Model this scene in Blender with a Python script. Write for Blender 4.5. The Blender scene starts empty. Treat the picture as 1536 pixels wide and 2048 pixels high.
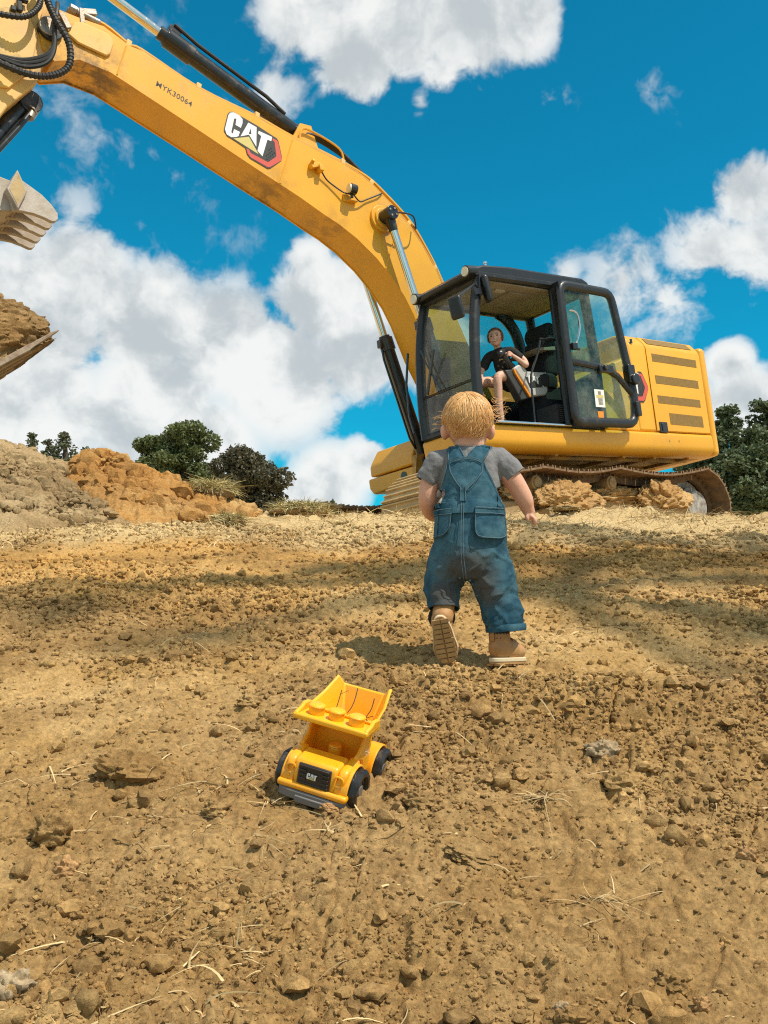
import bpy, bmesh, math, random
import numpy as np
from mathutils import Vector, Matrix, Euler
from mathutils.bvhtree import BVHTree

R = math.radians
SC = bpy.context.scene
COL = SC.collection
rng = np.random.default_rng(7)
random.seed(7)

# ------------------------------------------------------------------ camera
PITCH = 6.62
cam_data = bpy.data.cameras.new('camera')
cam = bpy.data.objects.new('camera', cam_data)
COL.objects.link(cam)
cam.location = (0, 0, 1.0)
cam.rotation_euler = (R(90 + PITCH), 0, 0)
cam_data.sensor_fit = 'VERTICAL'
cam_data.sensor_height = 36
cam_data.lens = 36 * 1938 / 2048
cam_data.clip_start = 0.05
cam_data.clip_end = 3000
SC.camera = cam

# ------------------------------------------------------------------ light and exposure
SUN_DIR = Vector((0.41, -0.29, 0.865)).normalized()      # towards the sun: right, behind the camera, high
SUN_EL = math.asin(SUN_DIR.z)
SUN_AZ = math.atan2(SUN_DIR.x, SUN_DIR.y)                # clockwise from +Y
sun_data = bpy.data.lights.new('sun', 'SUN')
sun_data.energy = 4.9
sun_data.angle = R(0.53)
sun_data.color = (1.0, 0.93, 0.80)
sun = bpy.data.objects.new('sun', sun_data)
COL.objects.link(sun)
sun.rotation_euler = SUN_DIR.to_track_quat('Z', 'Y').to_euler()
sun.location = (10, -8, 30)

SC.view_settings.view_transform = 'Standard'
SC.view_settings.look = 'None'
SC.view_settings.gamma = 1
SC.view_settings.exposure = 0.0
SC.view_settings.use_curve_mapping = False
SC.render.engine = 'CYCLES'
SC.cycles.use_denoising = False
SC.cycles.filter_width = 1.15
SC.cycles.max_bounces = 7
SC.cycles.transparent_max_bounces = 12
SC.cycles.caustics_reflective = False
SC.cycles.caustics_refractive = False

# clouds as (azimuth, elevation, radius, weight) in degrees round the sky
CLOUDS = [(1.0, 34.0, 5.0, 1), (-4.7, 34.2, 3.5, 1), (5.4, 33.4, 3.8, 1), (-1.5, 31.9, 3.3, 1), (8.5, 33.2, 2.7, 1),
          (3.5, 31.1, 2.1, .7), (2.3, 29.6, 1.5, .5), (-7.1, 30.2, 2.7, .35), (-20.6, 16.8, 5.6, 1), (-18.0, 19.2, 3.8, 1),
          (-14.0, 17.1, 4.4, 1), (-9.6, 16.2, 4.4, 1), (-3.9, 18.9, 3.5, 1), (-4.5, 21.1, 1.8, .8), (-1.5, 16.1, 3.8, 1),
          (-6.3, 14.3, 5.0, 1), (-13.8, 12.3, 5.3, 1), (-19.9, 11.9, 5.3, 1), (-0.9, 20.1, 2.4, 1), (-9.8, 10.7, 3.5, .8),
          (2.5, 16.1, 3.5, 1), (-3.2, 8.5, 3.0, 1), (-1.4, 9.4, 2.1, 1), (-5.0, 7.6, 2.1, 1), (21.6, 23.4, 2.7, .8),
          (19.3, 20.6, 3.3, .6), (14.4, 19.5, 3.0, .42), (21.7, 20.3, 3.5, .6), (16.7, 18.2, 3.3, .38), (11.0, 20.2, 1.2, .4),
          (20.1, 14.4, 1.8, 1), (20.8, 12.4, 2.7, 1), (21.8, 10.4, 2.1, 1), (18.4, 12.6, 1.5, .8), (-17.2, 26.6, 4.1, .08),
          (-18.4, 22.8, 1.8, .2), (10.3, 29.3, 1.1, .18), (16.8, 29.3, 1.1, .18)]


class NT:
    """short-hand for building node trees"""
    def __init__(self, tree):
        self.t = tree

    def n(self, kind, **kw):
        nd = self.t.nodes.new(kind)
        ins = kw.pop('ins', {})
        for k, v in kw.items():
            setattr(nd, k, v)
        for k, v in ins.items():
            self.put(nd.inputs[k], v)
        return nd

    def put(self, sock, v):
        if isinstance(v, bpy.types.NodeSocket):
            self.t.links.new(v, sock)
        else:
            sock.default_value = v

    def math(self, op, a, b=None, c=None, clamp=False):
        nd = self.t.nodes.new('ShaderNodeMath')
        nd.operation = op
        nd.use_clamp = clamp
        for i, v in enumerate((a, b, c)):
            if v is not None:
                self.put(nd.inputs[i], v)
        return nd.outputs[0]

    def vmath(self, op, a, b=None, out=0):
        nd = self.t.nodes.new('ShaderNodeVectorMath')
        nd.operation = op
        self.put(nd.inputs[0], a)
        if b is not None:
            if op == 'SCALE':
                self.put(nd.inputs['Scale'], b)
            else:
                self.put(nd.inputs[1], b)
        return nd.outputs[out]

    def noise(self, vec, scale, detail=4, rough=.55, dist=0.0, out='Fac'):
        nd = self.n('ShaderNodeTexNoise', ins={'Scale': scale, 'Detail': detail, 'Roughness': rough, 'Distortion': dist})
        if vec is not None:
            self.put(nd.inputs['Vector'], vec)
        return nd.outputs[out]

    def ramp(self, fac, lo, hi, a=0.0, b=1.0, smooth=True):
        nd = self.n('ShaderNodeMapRange', interpolation_type='SMOOTHSTEP' if smooth else 'LINEAR',
                    ins={'From Min': lo, 'From Max': hi, 'To Min': a, 'To Max': b})
        self.put(nd.inputs['Value'], fac)
        return nd.outputs[0]

    def mix(self, fac, a, b, mode='MIX'):
        nd = self.t.nodes.new('ShaderNodeMix')
        nd.data_type = 'RGBA'
        nd.blend_type = mode
        self.put(nd.inputs[0], fac)
        for i, v in ((6, a), (7, b)):
            if not isinstance(v, bpy.types.NodeSocket):
                v = (*v, 1.0) if len(v) == 3 else v
            self.put(nd.inputs[i], v)
        return nd.outputs[2]


world = bpy.data.worlds.new('World')
SC.world = world
world.use_nodes = True
wt = world.node_tree
wt.nodes.clear()
w = NT(wt)
sky = w.n('ShaderNodeTexSky', sky_type='NISHITA')
sky.sun_disc = False
sky.sun_elevation = SUN_EL
sky.sun_rotation = SUN_AZ
sky.altitude = 200
sky.air_density = 1.0
sky.dust_density = 0.4
sky.ozone_density = 2.5
D = w.vmath('NORMALIZE', w.n('ShaderNodeTexCoord').outputs['Generated'])
acc = None
for az, el, rad, wgt in CLOUDS:
    a, e = R(az), R(el)
    c = (math.sin(a) * math.cos(e), math.cos(a) * math.cos(e), math.sin(e))
    d = w.vmath('DISTANCE', D, c, out=1)
    b = w.math('MULTIPLY_ADD', d, -wgt / R(rad), wgt)
    acc = b if acc is None else w.math('SMOOTH_MAX', acc, b, .12)
# broken cloud all round the sky, thickened out of view to whiten the ambient light
side = w.n('ShaderNodeSeparateXYZ')
wt.links.new(D, side.inputs[0])
around = w.math('SUBTRACT', w.math('MULTIPLY', w.noise(D, 2.6, 2), 3.6), 1.50)
gate = w.ramp(w.vmath('DISTANCE', D, (0, .93, .36), out=1), .45, .62, -3.0, 0.0)
acc = w.math('MAXIMUM', acc, w.math('ADD', around, gate))
acc = w.math('MAXIMUM', acc, -1.2)
warp = w.vmath('SCALE', w.vmath('SUBTRACT', w.noise(D, 9.0, 3, out='Color'), (.5, .5, .5)), .06)
D2 = w.vmath('ADD', D, warp)
n1 = w.noise(D2, 8.5, 6, .58)
n2 = w.noise(D2, 27, 4, .62)
nz = w.math('ADD', w.math('MULTIPLY', w.math('SUBTRACT', n1, .5), 1.9), w.math('MULTIPLY', w.math('SUBTRACT', n2, .5), 1.0))
field = w.math('MULTIPLY_ADD', acc, 1.45, nz)
cover = w.math('MULTIPLY', w.ramp(field, .08, .44), w.ramp(acc, -.25, .50, .12, 1.0))
Ds = w.vmath('ADD', D2, tuple(SUN_DIR * .045))
n3 = w.noise(Ds, 8.5, 6, .58)
lit = w.math('MULTIPLY', w.math('SUBTRACT', n1, n3), 3.4)
lit = w.math('ADD', lit, w.math('MULTIPLY_ADD', w.math('SUBTRACT', n2, .5), .6, .80))
lit = w.math('SUBTRACT', lit, w.math('MULTIPLY', w.math('MAXIMUM', w.math('SUBTRACT', acc, .25), 0.0), .62))
lit = w.ramp(lit, .05, 1.0)
cl_col = w.mix(lit, (5.5, 6.0, 6.25), (9.3, 9.4, 9.2))
sky_col = w.mix(1.0, sky.outputs[0], (.05, 1.22, 1.30), 'MULTIPLY')
final = w.mix(w.math('MULTIPLY', cover, .97), sky_col, cl_col)
bg = w.n('ShaderNodeBackground', ins={'Strength': 0.1})
wt.links.new(final, bg.inputs['Color'])
wo = w.n('ShaderNodeOutputWorld')
wt.links.new(bg.outputs[0], wo.inputs[0])
world.cycles.sampling_method = 'MANUAL'
world.cycles.sample_map_resolution = 512


# ------------------------------------------------------------------ materials
def lin(h):
    """sRGB 0-255 triple to linear"""
    return tuple(((c / 255) / 12.92 if c / 255 <= .04045 else ((c / 255 + .055) / 1.055) ** 2.4) for c in h)


def pm(name, col, rough=.5, metal=0.0, var=None, vscale=6.0, bump=0.0, bscale=60.0, dirt=None, dirt_amt=.5, dscale=3.0,
       coat=0.0, island=0.0, spec=.5, coords='Object', specks=0.0, stains=()):
    m = bpy.data.materials.new(name)
    m.use_nodes = True
    t = NT(m.node_tree)
    b = m.node_tree.nodes['Principled BSDF']
    tc = t.n('ShaderNodeTexCoord').outputs[coords]
    c = None
    base = (*col, 1.0)
    if var is not None:
        c = t.mix(t.ramp(t.noise(tc, vscale, 6, .6), .32, .68), base, (*var, 1.0))
    if island:
        g = t.n('ShaderNodeNewGeometry').outputs['Random Per Island']
        hs = t.n('ShaderNodeHueSaturation', ins={'Value': t.ramp(g, 0, 1, 1 - island, 1 + island, False)})
        t.put(hs.inputs['Color'], c if c is not None else base)
        c = hs.outputs[0]
    if dirt is not None:
        k = t.math('MULTIPLY', t.ramp(t.noise(tc, dscale, 8, .68), .52, .72), dirt_amt)
        c = t.mix(k, c if c is not None else base, (*dirt, 1.0))
        t.put(b.inputs['Roughness'], t.ramp(k, 0, 1, rough, .95, False))
    else:
        b.inputs['Roughness'].default_value = rough
    if specks:
        k = t.math('MULTIPLY', t.ramp(t.noise(tc, 19, 5, .75), .66, .74), t.ramp(t.noise(tc, 1.7, 3), .45, .62))
        c = t.mix(t.math('MULTIPLY', k, specks), c if c is not None else base, (.10, .05, .015, 1.0))
    for (p_, r_, col_, amt_) in stains:
        d_ = t.vmath('DISTANCE', tc, p_, out=1)
        k = t.math('MULTIPLY', t.ramp(d_, r_, r_ * .3), t.ramp(t.noise(tc, 5.5, 7, .7), .40, .60))
        c = t.mix(t.math('MULTIPLY', k, amt_), c if c is not None else base, (*col_, 1.0))
    t.put(b.inputs['Base Color'], c if c is not None else base)
    b.inputs['Metallic'].default_value = metal
    b.inputs['Specular IOR Level'].default_value = spec
    b.inputs['Coat Weight'].default_value = coat
    b.inputs['Coat Roughness'].default_value = .12
    if bump:
        bn = t.n('ShaderNodeBump', ins={'Strength': bump, 'Distance': .01})
        t.put(bn.inputs['Height'], t.noise(tc, bscale, 6, .6))
        t.put(b.inputs['Normal'], bn.outputs[0])
    return m


def glass_mat(name, tint, gloss=.025, film=.0):
    m = bpy.data.materials.new(name)
    m.use_nodes = True
    t = NT(m.node_tree)
    m.node_tree.nodes.clear()
    tr = t.n('ShaderNodeBsdfTransparent', ins={'Color': (*tint, 1)})
    gl = t.n('ShaderNodeBsdfGlossy', ins={'Color': (1, 1, 1, 1), 'Roughness': .03})
    df = t.n('ShaderNodeBsdfDiffuse', ins={'Color': (.55, .5, .42, 1)})
    tc = t.n('ShaderNodeTexCoord').outputs['Object']
    dust = t.math('ADD', t.math('MULTIPLY', t.ramp(t.noise(tc, 3.0, 8, .7), .4, .8), .16 + film * .6), film)
    vo = t.n('ShaderNodeTexVoronoi', ins={'Scale': 55.0, 'Vector': tc}).outputs['Distance']
    dust = t.math('ADD', dust, t.math('MULTIPLY', t.ramp(vo, .18, .1), .12))
    lw = t.n('ShaderNodeLayerWeight', ins={'Blend': .5}).outputs['Facing']
    fr = t.math('MULTIPLY_ADD', t.math('POWER', lw, 5.0), .6, gloss)
    s1 = t.n('ShaderNodeMixShader')
    t.put(s1.inputs[0], dust); t.put(s1.inputs[1], tr.outputs[0]); t.put(s1.inputs[2], df.outputs[0])
    s2 = t.n('ShaderNodeMixShader')
    t.put(s2.inputs[0], fr); t.put(s2.inputs[1], s1.outputs[0]); t.put(s2.inputs[2], gl.outputs[0])
    o = t.n('ShaderNodeOutputMaterial')
    t.put(o.inputs[0], s2.outputs[0])
    return m


DUST = (.42, .29, .15)
MAT = {
    'yellow': pm('yellow_paint', (.80, .385, .018), .42, var=(.75, .355, .016), vscale=2.2, dirt=(.55, .33, .09), dirt_amt=.45, dscale=2.4, coat=.15, bump=.05, bscale=90, specks=.8),
    'boom': pm('boom_paint', (.80, .385, .018), .42, var=(.74, .35, .016), vscale=1.6, dirt=(.52, .31, .09), dirt_amt=.5, dscale=2.0, coat=.15, bump=.05, bscale=90, specks=.9,
               stains=[((5.0, 0, 4.98), .55, (.10, .05, .015), .85), ((5.35, .1, 5.25), .35, (.05, .03, .015), .8), ((3.0, -.1, 4.22), .5, (.16, .08, .02), .6), ((1.6, .25, 4.05), .28, (.12, .06, .02), .7), ((2.3, .0, 3.9), .4, (.22, .11, .03), .5)]),
    'yellow_stick': pm('dusty_yellow_paint', (.80, .46, .10), .55, var=(.70, .43, .15), vscale=3, dirt=(.47, .33, .17), dirt_amt=.8, dscale=4, bump=.08, bscale=70),
    'yellow_under': pm('muddy_yellow_paint', (.62, .33, .05), .6, var=(.42, .25, .09), vscale=3.5, dirt=(.20, .11, .04), dirt_amt=.9, dscale=5, bump=.2, bscale=40),
    'louver': pm('brown_mesh_grille', (.20, .115, .022), .7, var=(.26, .15, .03), vscale=30, bump=.3, bscale=300),
    'black': pm('black_paint', (.012, .013, .015), .3, dirt=(.16, .12, .08), dirt_amt=.35, dscale=5, coat=.3),
    'cabblack': pm('cab_black_paint', (.011, .012, .013), .42, dirt=(.12, .11, .09), dirt_amt=.3, dscale=6, coat=.08),
    'rubber': pm('hose_rubber', (.018, .017, .016), .55, dirt=(.2, .15, .09), dirt_amt=.5, dscale=8),
    'inner': pm('cab_plastic', (.035, .036, .038), .6, var=(.05, .05, .05), vscale=8),
    'liner': pm('headliner', (.30, .27, .22), .85, var=(.25, .22, .18), vscale=4),
    'seat': pm('seat_cloth', (.016, .017, .020), .9, bump=.3, bscale=200),
    'grey': pm('console_grey', (.50, .49, .46), .5, var=(.44, .43, .40), vscale=4),
    'orange': pm('orange_trim', (.75, .26, .02), .45),
    'chrome': pm('chrome_rod', (.75, .74, .72), .14, 1.0, dirt=(.35, .25, .15), dirt_amt=.3, dscale=6),
    'steel': pm('worn_steel', (.42, .38, .33), .45, .6, var=(.30, .23, .16), vscale=9, bump=.25, bscale=50),
    'thumb': pm('worn_grey_steel', (.46, .40, .34), .6, .1, var=(.36, .29, .22), vscale=7, dirt=(.42, .28, .13), dirt_amt=.8, dscale=5, bump=.3, bscale=35),
    'track': pm('rusty_track_steel', (.17, .10, .055), .75, .2, var=(.27, .165, .085), vscale=7, dirt=(.44, .29, .14), dirt_amt=.7, dscale=6, bump=.5, bscale=30),
    'trackdust': pm('dusty_track_steel', (.46, .33, .17), .9, 0, var=(.60, .43, .21), vscale=4, dirt=(.22, .14, .07), dirt_amt=.8, dscale=7, bump=.5, bscale=25),
    'frame': pm('muddy_frame', (.30, .19, .09), .85, var=(.42, .28, .13), vscale=5, dirt=(.16, .10, .05), dirt_amt=.8, dscale=6, bump=.6, bscale=25),
    'disc': pm('bare_disc', (.42, .40, .36), .7, .1, var=(.20, .17, .14), vscale=14, bump=.3, bscale=40),
    'white': pm('white_print', (.80, .80, .78), .5),
    'print': pm('dark_print', (.035, .033, .030), .5),
    'gold': pm('gold_print', (.62, .50, .16), .45),
    'red': pm('red_print', (.62, .09, .06), .45),
    'lamp': pm('lamp_lens', (.72, .66, .48), .2, coat=.5),
    'glass': glass_mat('tinted_glass', (.76, .86, .84), .03, .09),
    'glass2': glass_mat('green_tinted_glass', (.78, .93, .86), .02, .015),
    'sticker': pm('paper_sticker', (.75, .75, .70), .7),
    'mirror': pm('mirror_glass', (.8, .85, .88), .04, 1.0),
    'skin': pm('skin', (.68, .345, .225), .5, var=(.72, .39, .26), vscale=14, bump=.04, bscale=300),
    'skin2': pm('skin_girl', (.64, .36, .255), .5, var=(.68, .40, .29), vscale=14),
}
for k in ('skin', 'skin2'):
    b_ = MAT[k].node_tree.nodes['Principled BSDF']
    b_.inputs['Subsurface Weight'].default_value = .25
    b_.inputs['Subsurface Radius'].default_value = (.012, .005, .003)
    b_.inputs['Subsurface Scale'].default_value = .6


# ------------------------------------------------------------------ geometry helpers
class G:
    """collects faces (each with a material slot) and links them as one mesh object"""
    def __init__(self):
        self.v, self.f, self.mi, self.m = [], [], [], 0

    def add(self, vs, fs):
        o = len(self.v)
        self.v += [tuple(p) for p in vs]
        self.f += [tuple(i + o for i in f) for f in fs]
        self.mi += [self.m] * len(fs)
        return self

    def box(self, c, s, rot=None):
        hx, hy, hz = s[0] / 2, s[1] / 2, s[2] / 2
        p = [Vector((x * hx, y * hy, z * hz)) for x in (-1, 1) for y in (-1, 1) for z in (-1, 1)]
        if rot is not None:
            q = rot if isinstance(rot, Matrix) else Euler(rot).to_matrix()
            p = [q @ a for a in p]
        c = Vector(c)
        return self.add([a + c for a in p], [(0, 1, 3, 2), (4, 6, 7, 5), (0, 4, 5, 1), (2, 3, 7, 6), (0, 2, 6, 4), (1, 5, 7, 3)])

    def cyl(self, p0, p1, r0, r1=None, n=20, caps=True):
        r1 = r0 if r1 is None else r1
        p0, p1 = Vector(p0), Vector(p1)
        a = (p1 - p0).normalized()
        u = a.orthogonal().normalized()
        w_ = a.cross(u)
        vs, fs = [], []
        for p, r in ((p0, r0), (p1, r1)):
            for i in range(n):
                t = 2 * math.pi * i / n
                vs.append(p + (u * math.cos(t) + w_ * math.sin(t)) * r)
        for i in range(n):
            j = (i + 1) % n
            fs.append((i, j, n + j, n + i))
        if caps:
            fs.append(tuple(range(n - 1, -1, -1)))
            fs.append(tuple(range(n, 2 * n)))
        return self.add(vs, fs)

    def tube(self, pts, r, n=8, squash=None, closed=False, caps=True):
        pts = [Vector(p) for p in pts]
        k = len(pts)
        rs = [r] * k if not hasattr(r, '__len__') else list(r)
        tang = []
        for i in range(k):
            if closed:
                d = pts[(i + 1) % k] - pts[i - 1]
            else:
                d = pts[min(i + 1, k - 1)] - pts[max(i - 1, 0)]
            tang.append(d.normalized())
        u = tang[0].orthogonal().normalized()
        if squash is not None:
            ax = Vector(squash[0])
            u = (ax - tang[0] * ax.dot(tang[0])).normalized()
        vs, fs = [], []
        for i in range(k):
            if squash is not None:
                u = ax - tang[i] * ax.dot(tang[i])
            else:
                u = u - tang[i] * u.dot(tang[i])
            u.normalize()
            w_ = tang[i].cross(u)
            su, sw = (1, 1) if squash is None else (squash[1], squash[2])
            for j in range(n):
                t = 2 * math.pi * (j + .5) / n
                vs.append(pts[i] + (u * math.cos(t) * su + w_ * math.sin(t) * sw) * rs[i])
        for i in range(k if closed else k - 1):
            i2 = (i + 1) % k
            for j in range(n):
                j2 = (j + 1) % n
                fs.append((i * n + j, i * n + j2, i2 * n + j2, i2 * n + j))
        if not closed and caps:
            fs.append(tuple(range(n - 1, -1, -1)))
            fs.append(tuple(range((k - 1) * n, k * n)))
        return self.add(vs, fs)

    def limb(self, pts, rs, n=16):
        """tube with ball ends, for remeshing into bodies"""
        q, qr = smooth_path(pts, rs, 5)
        self.tube(q, qr, n)
        self.ell(pts[0], (rs[0],) * 3)
        self.ell(pts[-1], (rs[-1],) * 3)
        return self

    def prism(self, poly, a, b, ax=1):
        """polygon in the plane across axis ax, pushed from a to b"""
        def P(q, h):
            if ax == 1:
                return (q[0], h, q[1])
            if ax == 0:
                return (h, q[0], q[1])
            return (q[0], q[1], h)
        n = len(poly)
        vs = [P(q, a) for q in poly] + [P(q, b) for q in poly]
        fs = [(i, (i + 1) % n, n + (i + 1) % n, n + i) for i in range(n)]
        fs.append(tuple(range(n - 1, -1, -1)))
        fs.append(tuple(range(n, 2 * n)))
        return self.add(vs, fs)

    def ell(self, c, r, nu=20, nv=12, rot=None):
        vs, fs = [], []
        c = Vector(c)
        for i in range(nv + 1):
            ph = math.pi * i / nv
            for j in range(nu):
                th = 2 * math.pi * j / nu
                p = Vector((r[0] * math.sin(ph) * math.cos(th), r[1] * math.sin(ph) * math.sin(th), r[2] * math.cos(ph)))
                if rot is not None:
                    p = rot @ p
                vs.append(c + p)
        for i in range(nv):
            for j in range(nu):
                j2 = (j + 1) % nu
                if i == 0:
                    fs.append((j, nu + j, nu + j2)) if False else fs.append((i * nu + j, (i + 1) * nu + j, (i + 1) * nu + j2, i * nu + j2))
                else:
                    fs.append((i * nu + j, (i + 1) * nu + j, (i + 1) * nu + j2, i * nu + j2))
        return self.add(vs, fs)

    def rings(self, rg, n=28):
        """stack of ellipses (cx, cy, z, rx, ry) capped at both ends"""
        vs, fs = [], []
        for cx, cy, z, rx, ry in rg:
            for j in range(n):
                t = 2 * math.pi * j / n
                vs.append((cx + rx * math.cos(t), cy + ry * math.sin(t), z))
        for i in range(len(rg) - 1):
            for j in range(n):
                j2 = (j + 1) % n
                fs.append((i * n + j, i * n + j2, (i + 1) * n + j2, (i + 1) * n + j))
        fs.append(tuple(range(n - 1, -1, -1)))
        fs.append(tuple(range((len(rg) - 1) * n, len(rg) * n)))
        return self.add(vs, fs)

    def mesh(self, name='m', fix=True):
        me = bpy.data.meshes.new(name)
        me.from_pydata(self.v, [], self.f)
        me.polygons.foreach_set('material_index', self.mi)
        if fix:
            bm = bmesh.new()
            bm.from_mesh(me)
            bmesh.ops.remove_doubles(bm, verts=bm.verts, dist=1e-6)
            bmesh.ops.recalc_face_normals(bm, faces=bm.faces)
            bm.to_mesh(me)
            bm.free()
        me.update()
        return me

    def build(self, name, mat, parent=None, bevel=0.0, smooth=38, seg=2, fix=True):
        return link(name, self.mesh(name, fix), mat, parent, bevel, smooth, seg)


def link(name, me, mat, parent=None, bevel=0.0, smooth=38, seg=2):
    for m in (mat if isinstance(mat, (list, tuple)) else [mat]):
        me.materials.append(MAT[m] if isinstance(m, str) else m)
    if smooth is not None:
        me.polygons.foreach_set('use_smooth', [True] * len(me.polygons))
        if smooth < 180:
            me.set_sharp_from_angle(angle=R(smooth))
    o = bpy.data.objects.new(name, me)
    COL.objects.link(o)
    if parent is not None:
        o.parent = parent
    if bevel:
        md = o.modifiers.new('bevel', 'BEVEL')
        md.width = bevel
        md.segments = seg
        md.limit_method = 'ANGLE'
        md.angle_limit = R(40)
    return o


def tag(o, label=None, cat=None, group=None, kind=None):
    if label: o['label'] = label
    if cat: o['category'] = cat
    if group: o['group'] = group
    if kind: o['kind'] = kind
    return o


def empty(name, mw=None, label=None, cat=None, group=None):
    o = bpy.data.objects.new(name, None)
    COL.objects.link(o)
    o.empty_display_size = .1
    if mw is not None:
        o.matrix_world = mw
    return tag(o, label, cat, group)


def copy_part(o, parent, loc=None):
    c = o.copy()
    COL.objects.link(c)
    c.parent = parent
    if loc is not None:
        c.location = loc
    return c


def smooth_path(pts, rs=None, k=6):
    """Catmull-Rom through the points"""
    P = [Vector(p) for p in pts]
    out, ro = [], []
    n = len(P)
    for i in range(n - 1):
        p0, p1, p2, p3 = P[max(i - 1, 0)], P[i], P[i + 1], P[min(i + 2, n - 1)]
        for j in range(k):
            t = j / k
            out.append(.5 * ((2 * p1) + (p2 - p0) * t + (2 * p0 - 5 * p1 + 4 * p2 - p3) * t * t + (3 * p1 - p0 - 3 * p2 + p3) * t ** 3))
            if rs is not None:
                ro.append(rs[i] * (1 - t) + rs[i + 1] * t)
    out.append(P[-1])
    if rs is not None:
        ro.append(rs[-1])
        return out, ro
    return out


def remeshed(g, voxel, iters=6, factor=.5):
    me = g.mesh('tmp')
    ob = bpy.data.objects.new('tmp', me)
    COL.objects.link(ob)
    md = ob.modifiers.new('r', 'REMESH')
    md.mode = 'VOXEL'
    md.voxel_size = voxel
    sm = ob.modifiers.new('s', 'SMOOTH')
    sm.factor = factor
    sm.iterations = iters
    dg = bpy.context.evaluated_depsgraph_get()
    out = bpy.data.meshes.new_from_object(ob.evaluated_get(dg))
    bpy.data.objects.remove(ob)
    bpy.data.meshes.remove(me)
    return out


# numpy noise
def hsh(ix, iy, s):
    h = (ix.astype(np.int64) * 374761393 + iy.astype(np.int64) * 668265263 + s * 974634777) & 0xffffffff
    h = ((h ^ (h >> 13)) * 1274126177) & 0xffffffff
    h = ((h ^ (h >> 15)) * 2246822519) & 0xffffffff
    h ^= h >> 16
    return h / 4294967296.0


def perlin(x, y, s=0):
    ix, iy = np.floor(x), np.floor(y)
    fx, fy = x - ix, y - iy
    u, v = fx ** 3 * (fx * (fx * 6 - 15) + 10), fy ** 3 * (fy * (fy * 6 - 15) + 10)
    def g(ax, ay):
        a = hsh(ix + ax, iy + ay, s) * 2 * np.pi
        return np.cos(a) * (fx - ax) + np.sin(a) * (fy - ay)
    a = g(0, 0) * (1 - u) + g(1, 0) * u
    b = g(0, 1) * (1 - u) + g(1, 1) * u
    return (a * (1 - v) + b * v) * 1.5


def fbm(x, y, o=4, s=0, gain=.5):
    t, a = 0, 1
    for i in range(o):
        t = t + a * perlin(x, y, s + i)
        x, y, a = x * 2.03 + 7.1, y * 2.03 - 3.7, a * gain
    return t


def cells(x, y, s=0):
    """distance to nearest and second nearest cell point, and the cell's random value"""
    ix, iy = np.floor(x), np.floor(y)
    f1 = np.full(x.shape, 9.0)
    f2 = np.full(x.shape, 9.0)
    val = np.zeros(x.shape)
    for dx in (-1, 0, 1):
        for dy in (-1, 0, 1):
            cx, cy = ix + dx, iy + dy
            px = cx + .15 + .7 * hsh(cx, cy, s)
            py = cy + .15 + .7 * hsh(cx, cy, s + 11)
            d = np.hypot(px - x, py - y)
            near = d < f1
            f2 = np.where(near, f1, np.minimum(f2, d))
            val = np.where(near, hsh(cx, cy, s + 23), val)
            f1 = np.where(near, d, f1)
    return f1, f2, val


def sstep(x, a, b):
    t = np.clip((x - a) / (b - a), 0, 1)
    return t * t * (3 - 2 * t)


def np_mesh(name, V, F, mat, kind=None, smooth=True, parent=None):
    """fast mesh from numpy arrays; F is (n,3) or (n,4)"""
    me = bpy.data.meshes.new(name)
    V = np.asarray(V, np.float32)
    F = np.asarray(F, np.int32)
    k = F.shape[1]
    me.vertices.add(len(V))
    me.vertices.foreach_set('co', V.ravel())
    me.loops.add(F.size)
    me.loops.foreach_set('vertex_index', F.ravel())
    me.polygons.add(len(F))
    me.polygons.foreach_set('loop_start', np.arange(0, F.size, k, dtype=np.int32))
    me.polygons.foreach_set('use_smooth', np.full(len(F), smooth))
    me.update(calc_edges=True)
    o = link(name, me, mat, parent, smooth=None)
    if kind:
        o['kind'] = kind
    return o


# ------------------------------------------------------------------ terrain
EXC = Matrix(((-0.79164, 0.60107, -0.10962, 1.5419), (-0.60472, -0.79644, 0.0, 12.1277),
              (-0.08731, 0.06629, 0.99397, 1.8336), (0, 0, 0, 1)))          # excavator frame: x forward, y left, z up

_py = np.arange(-14, 40, .02)
_pz = np.interp(_py, [-14, -2, 0, 1.3, 2.0, 2.8, 4.5, 6.5, 7.9, 8.6, 9.6, 40], [-3.2, -.5, .07, .43, .64, .868, 1.25, 1.64, 1.87, 1.86, 1.80, 1.6])
_k = np.exp(-.5 * (np.arange(-60, 61) * .02 / .32) ** 2)
_pz = np.convolve(np.pad(_pz, 60, 'edge'), _k / _k.sum(), 'valid')


def base_h(x, y):
    z = np.interp(y, _py, _pz)
    plane = 1.8336 - .055 + .1103 * (np.clip(x, -3.5, 6.5) - 1.5419)      # the ground the machine stands on
    t = sstep(y, 8.3, 9.4)
    z = z * (1 - t) + plane * t
    far = sstep(y, 17, 40)
    z = z * (1 - far) + (1.2 - .01 * np.clip(y - 40, 0, 300)) * far
    return z


def mound_h(x, y):
    """spoil heaps at the left of the crest (height over the ground)"""
    a = np.hypot((x + 3.6) / 2.5, (y - 7.7) / 2.1)
    g = .86 * np.clip(1 - a, 0, 1) ** 1.2
    dx = x + 2.32
    b = np.hypot(np.where(dx > 0, dx / 1.55, dx / 1.0), (y - 7.75) / 1.35)
    o = .60 * np.clip(1 - b, 0, 1) ** 1.15
    return g, o


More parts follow.
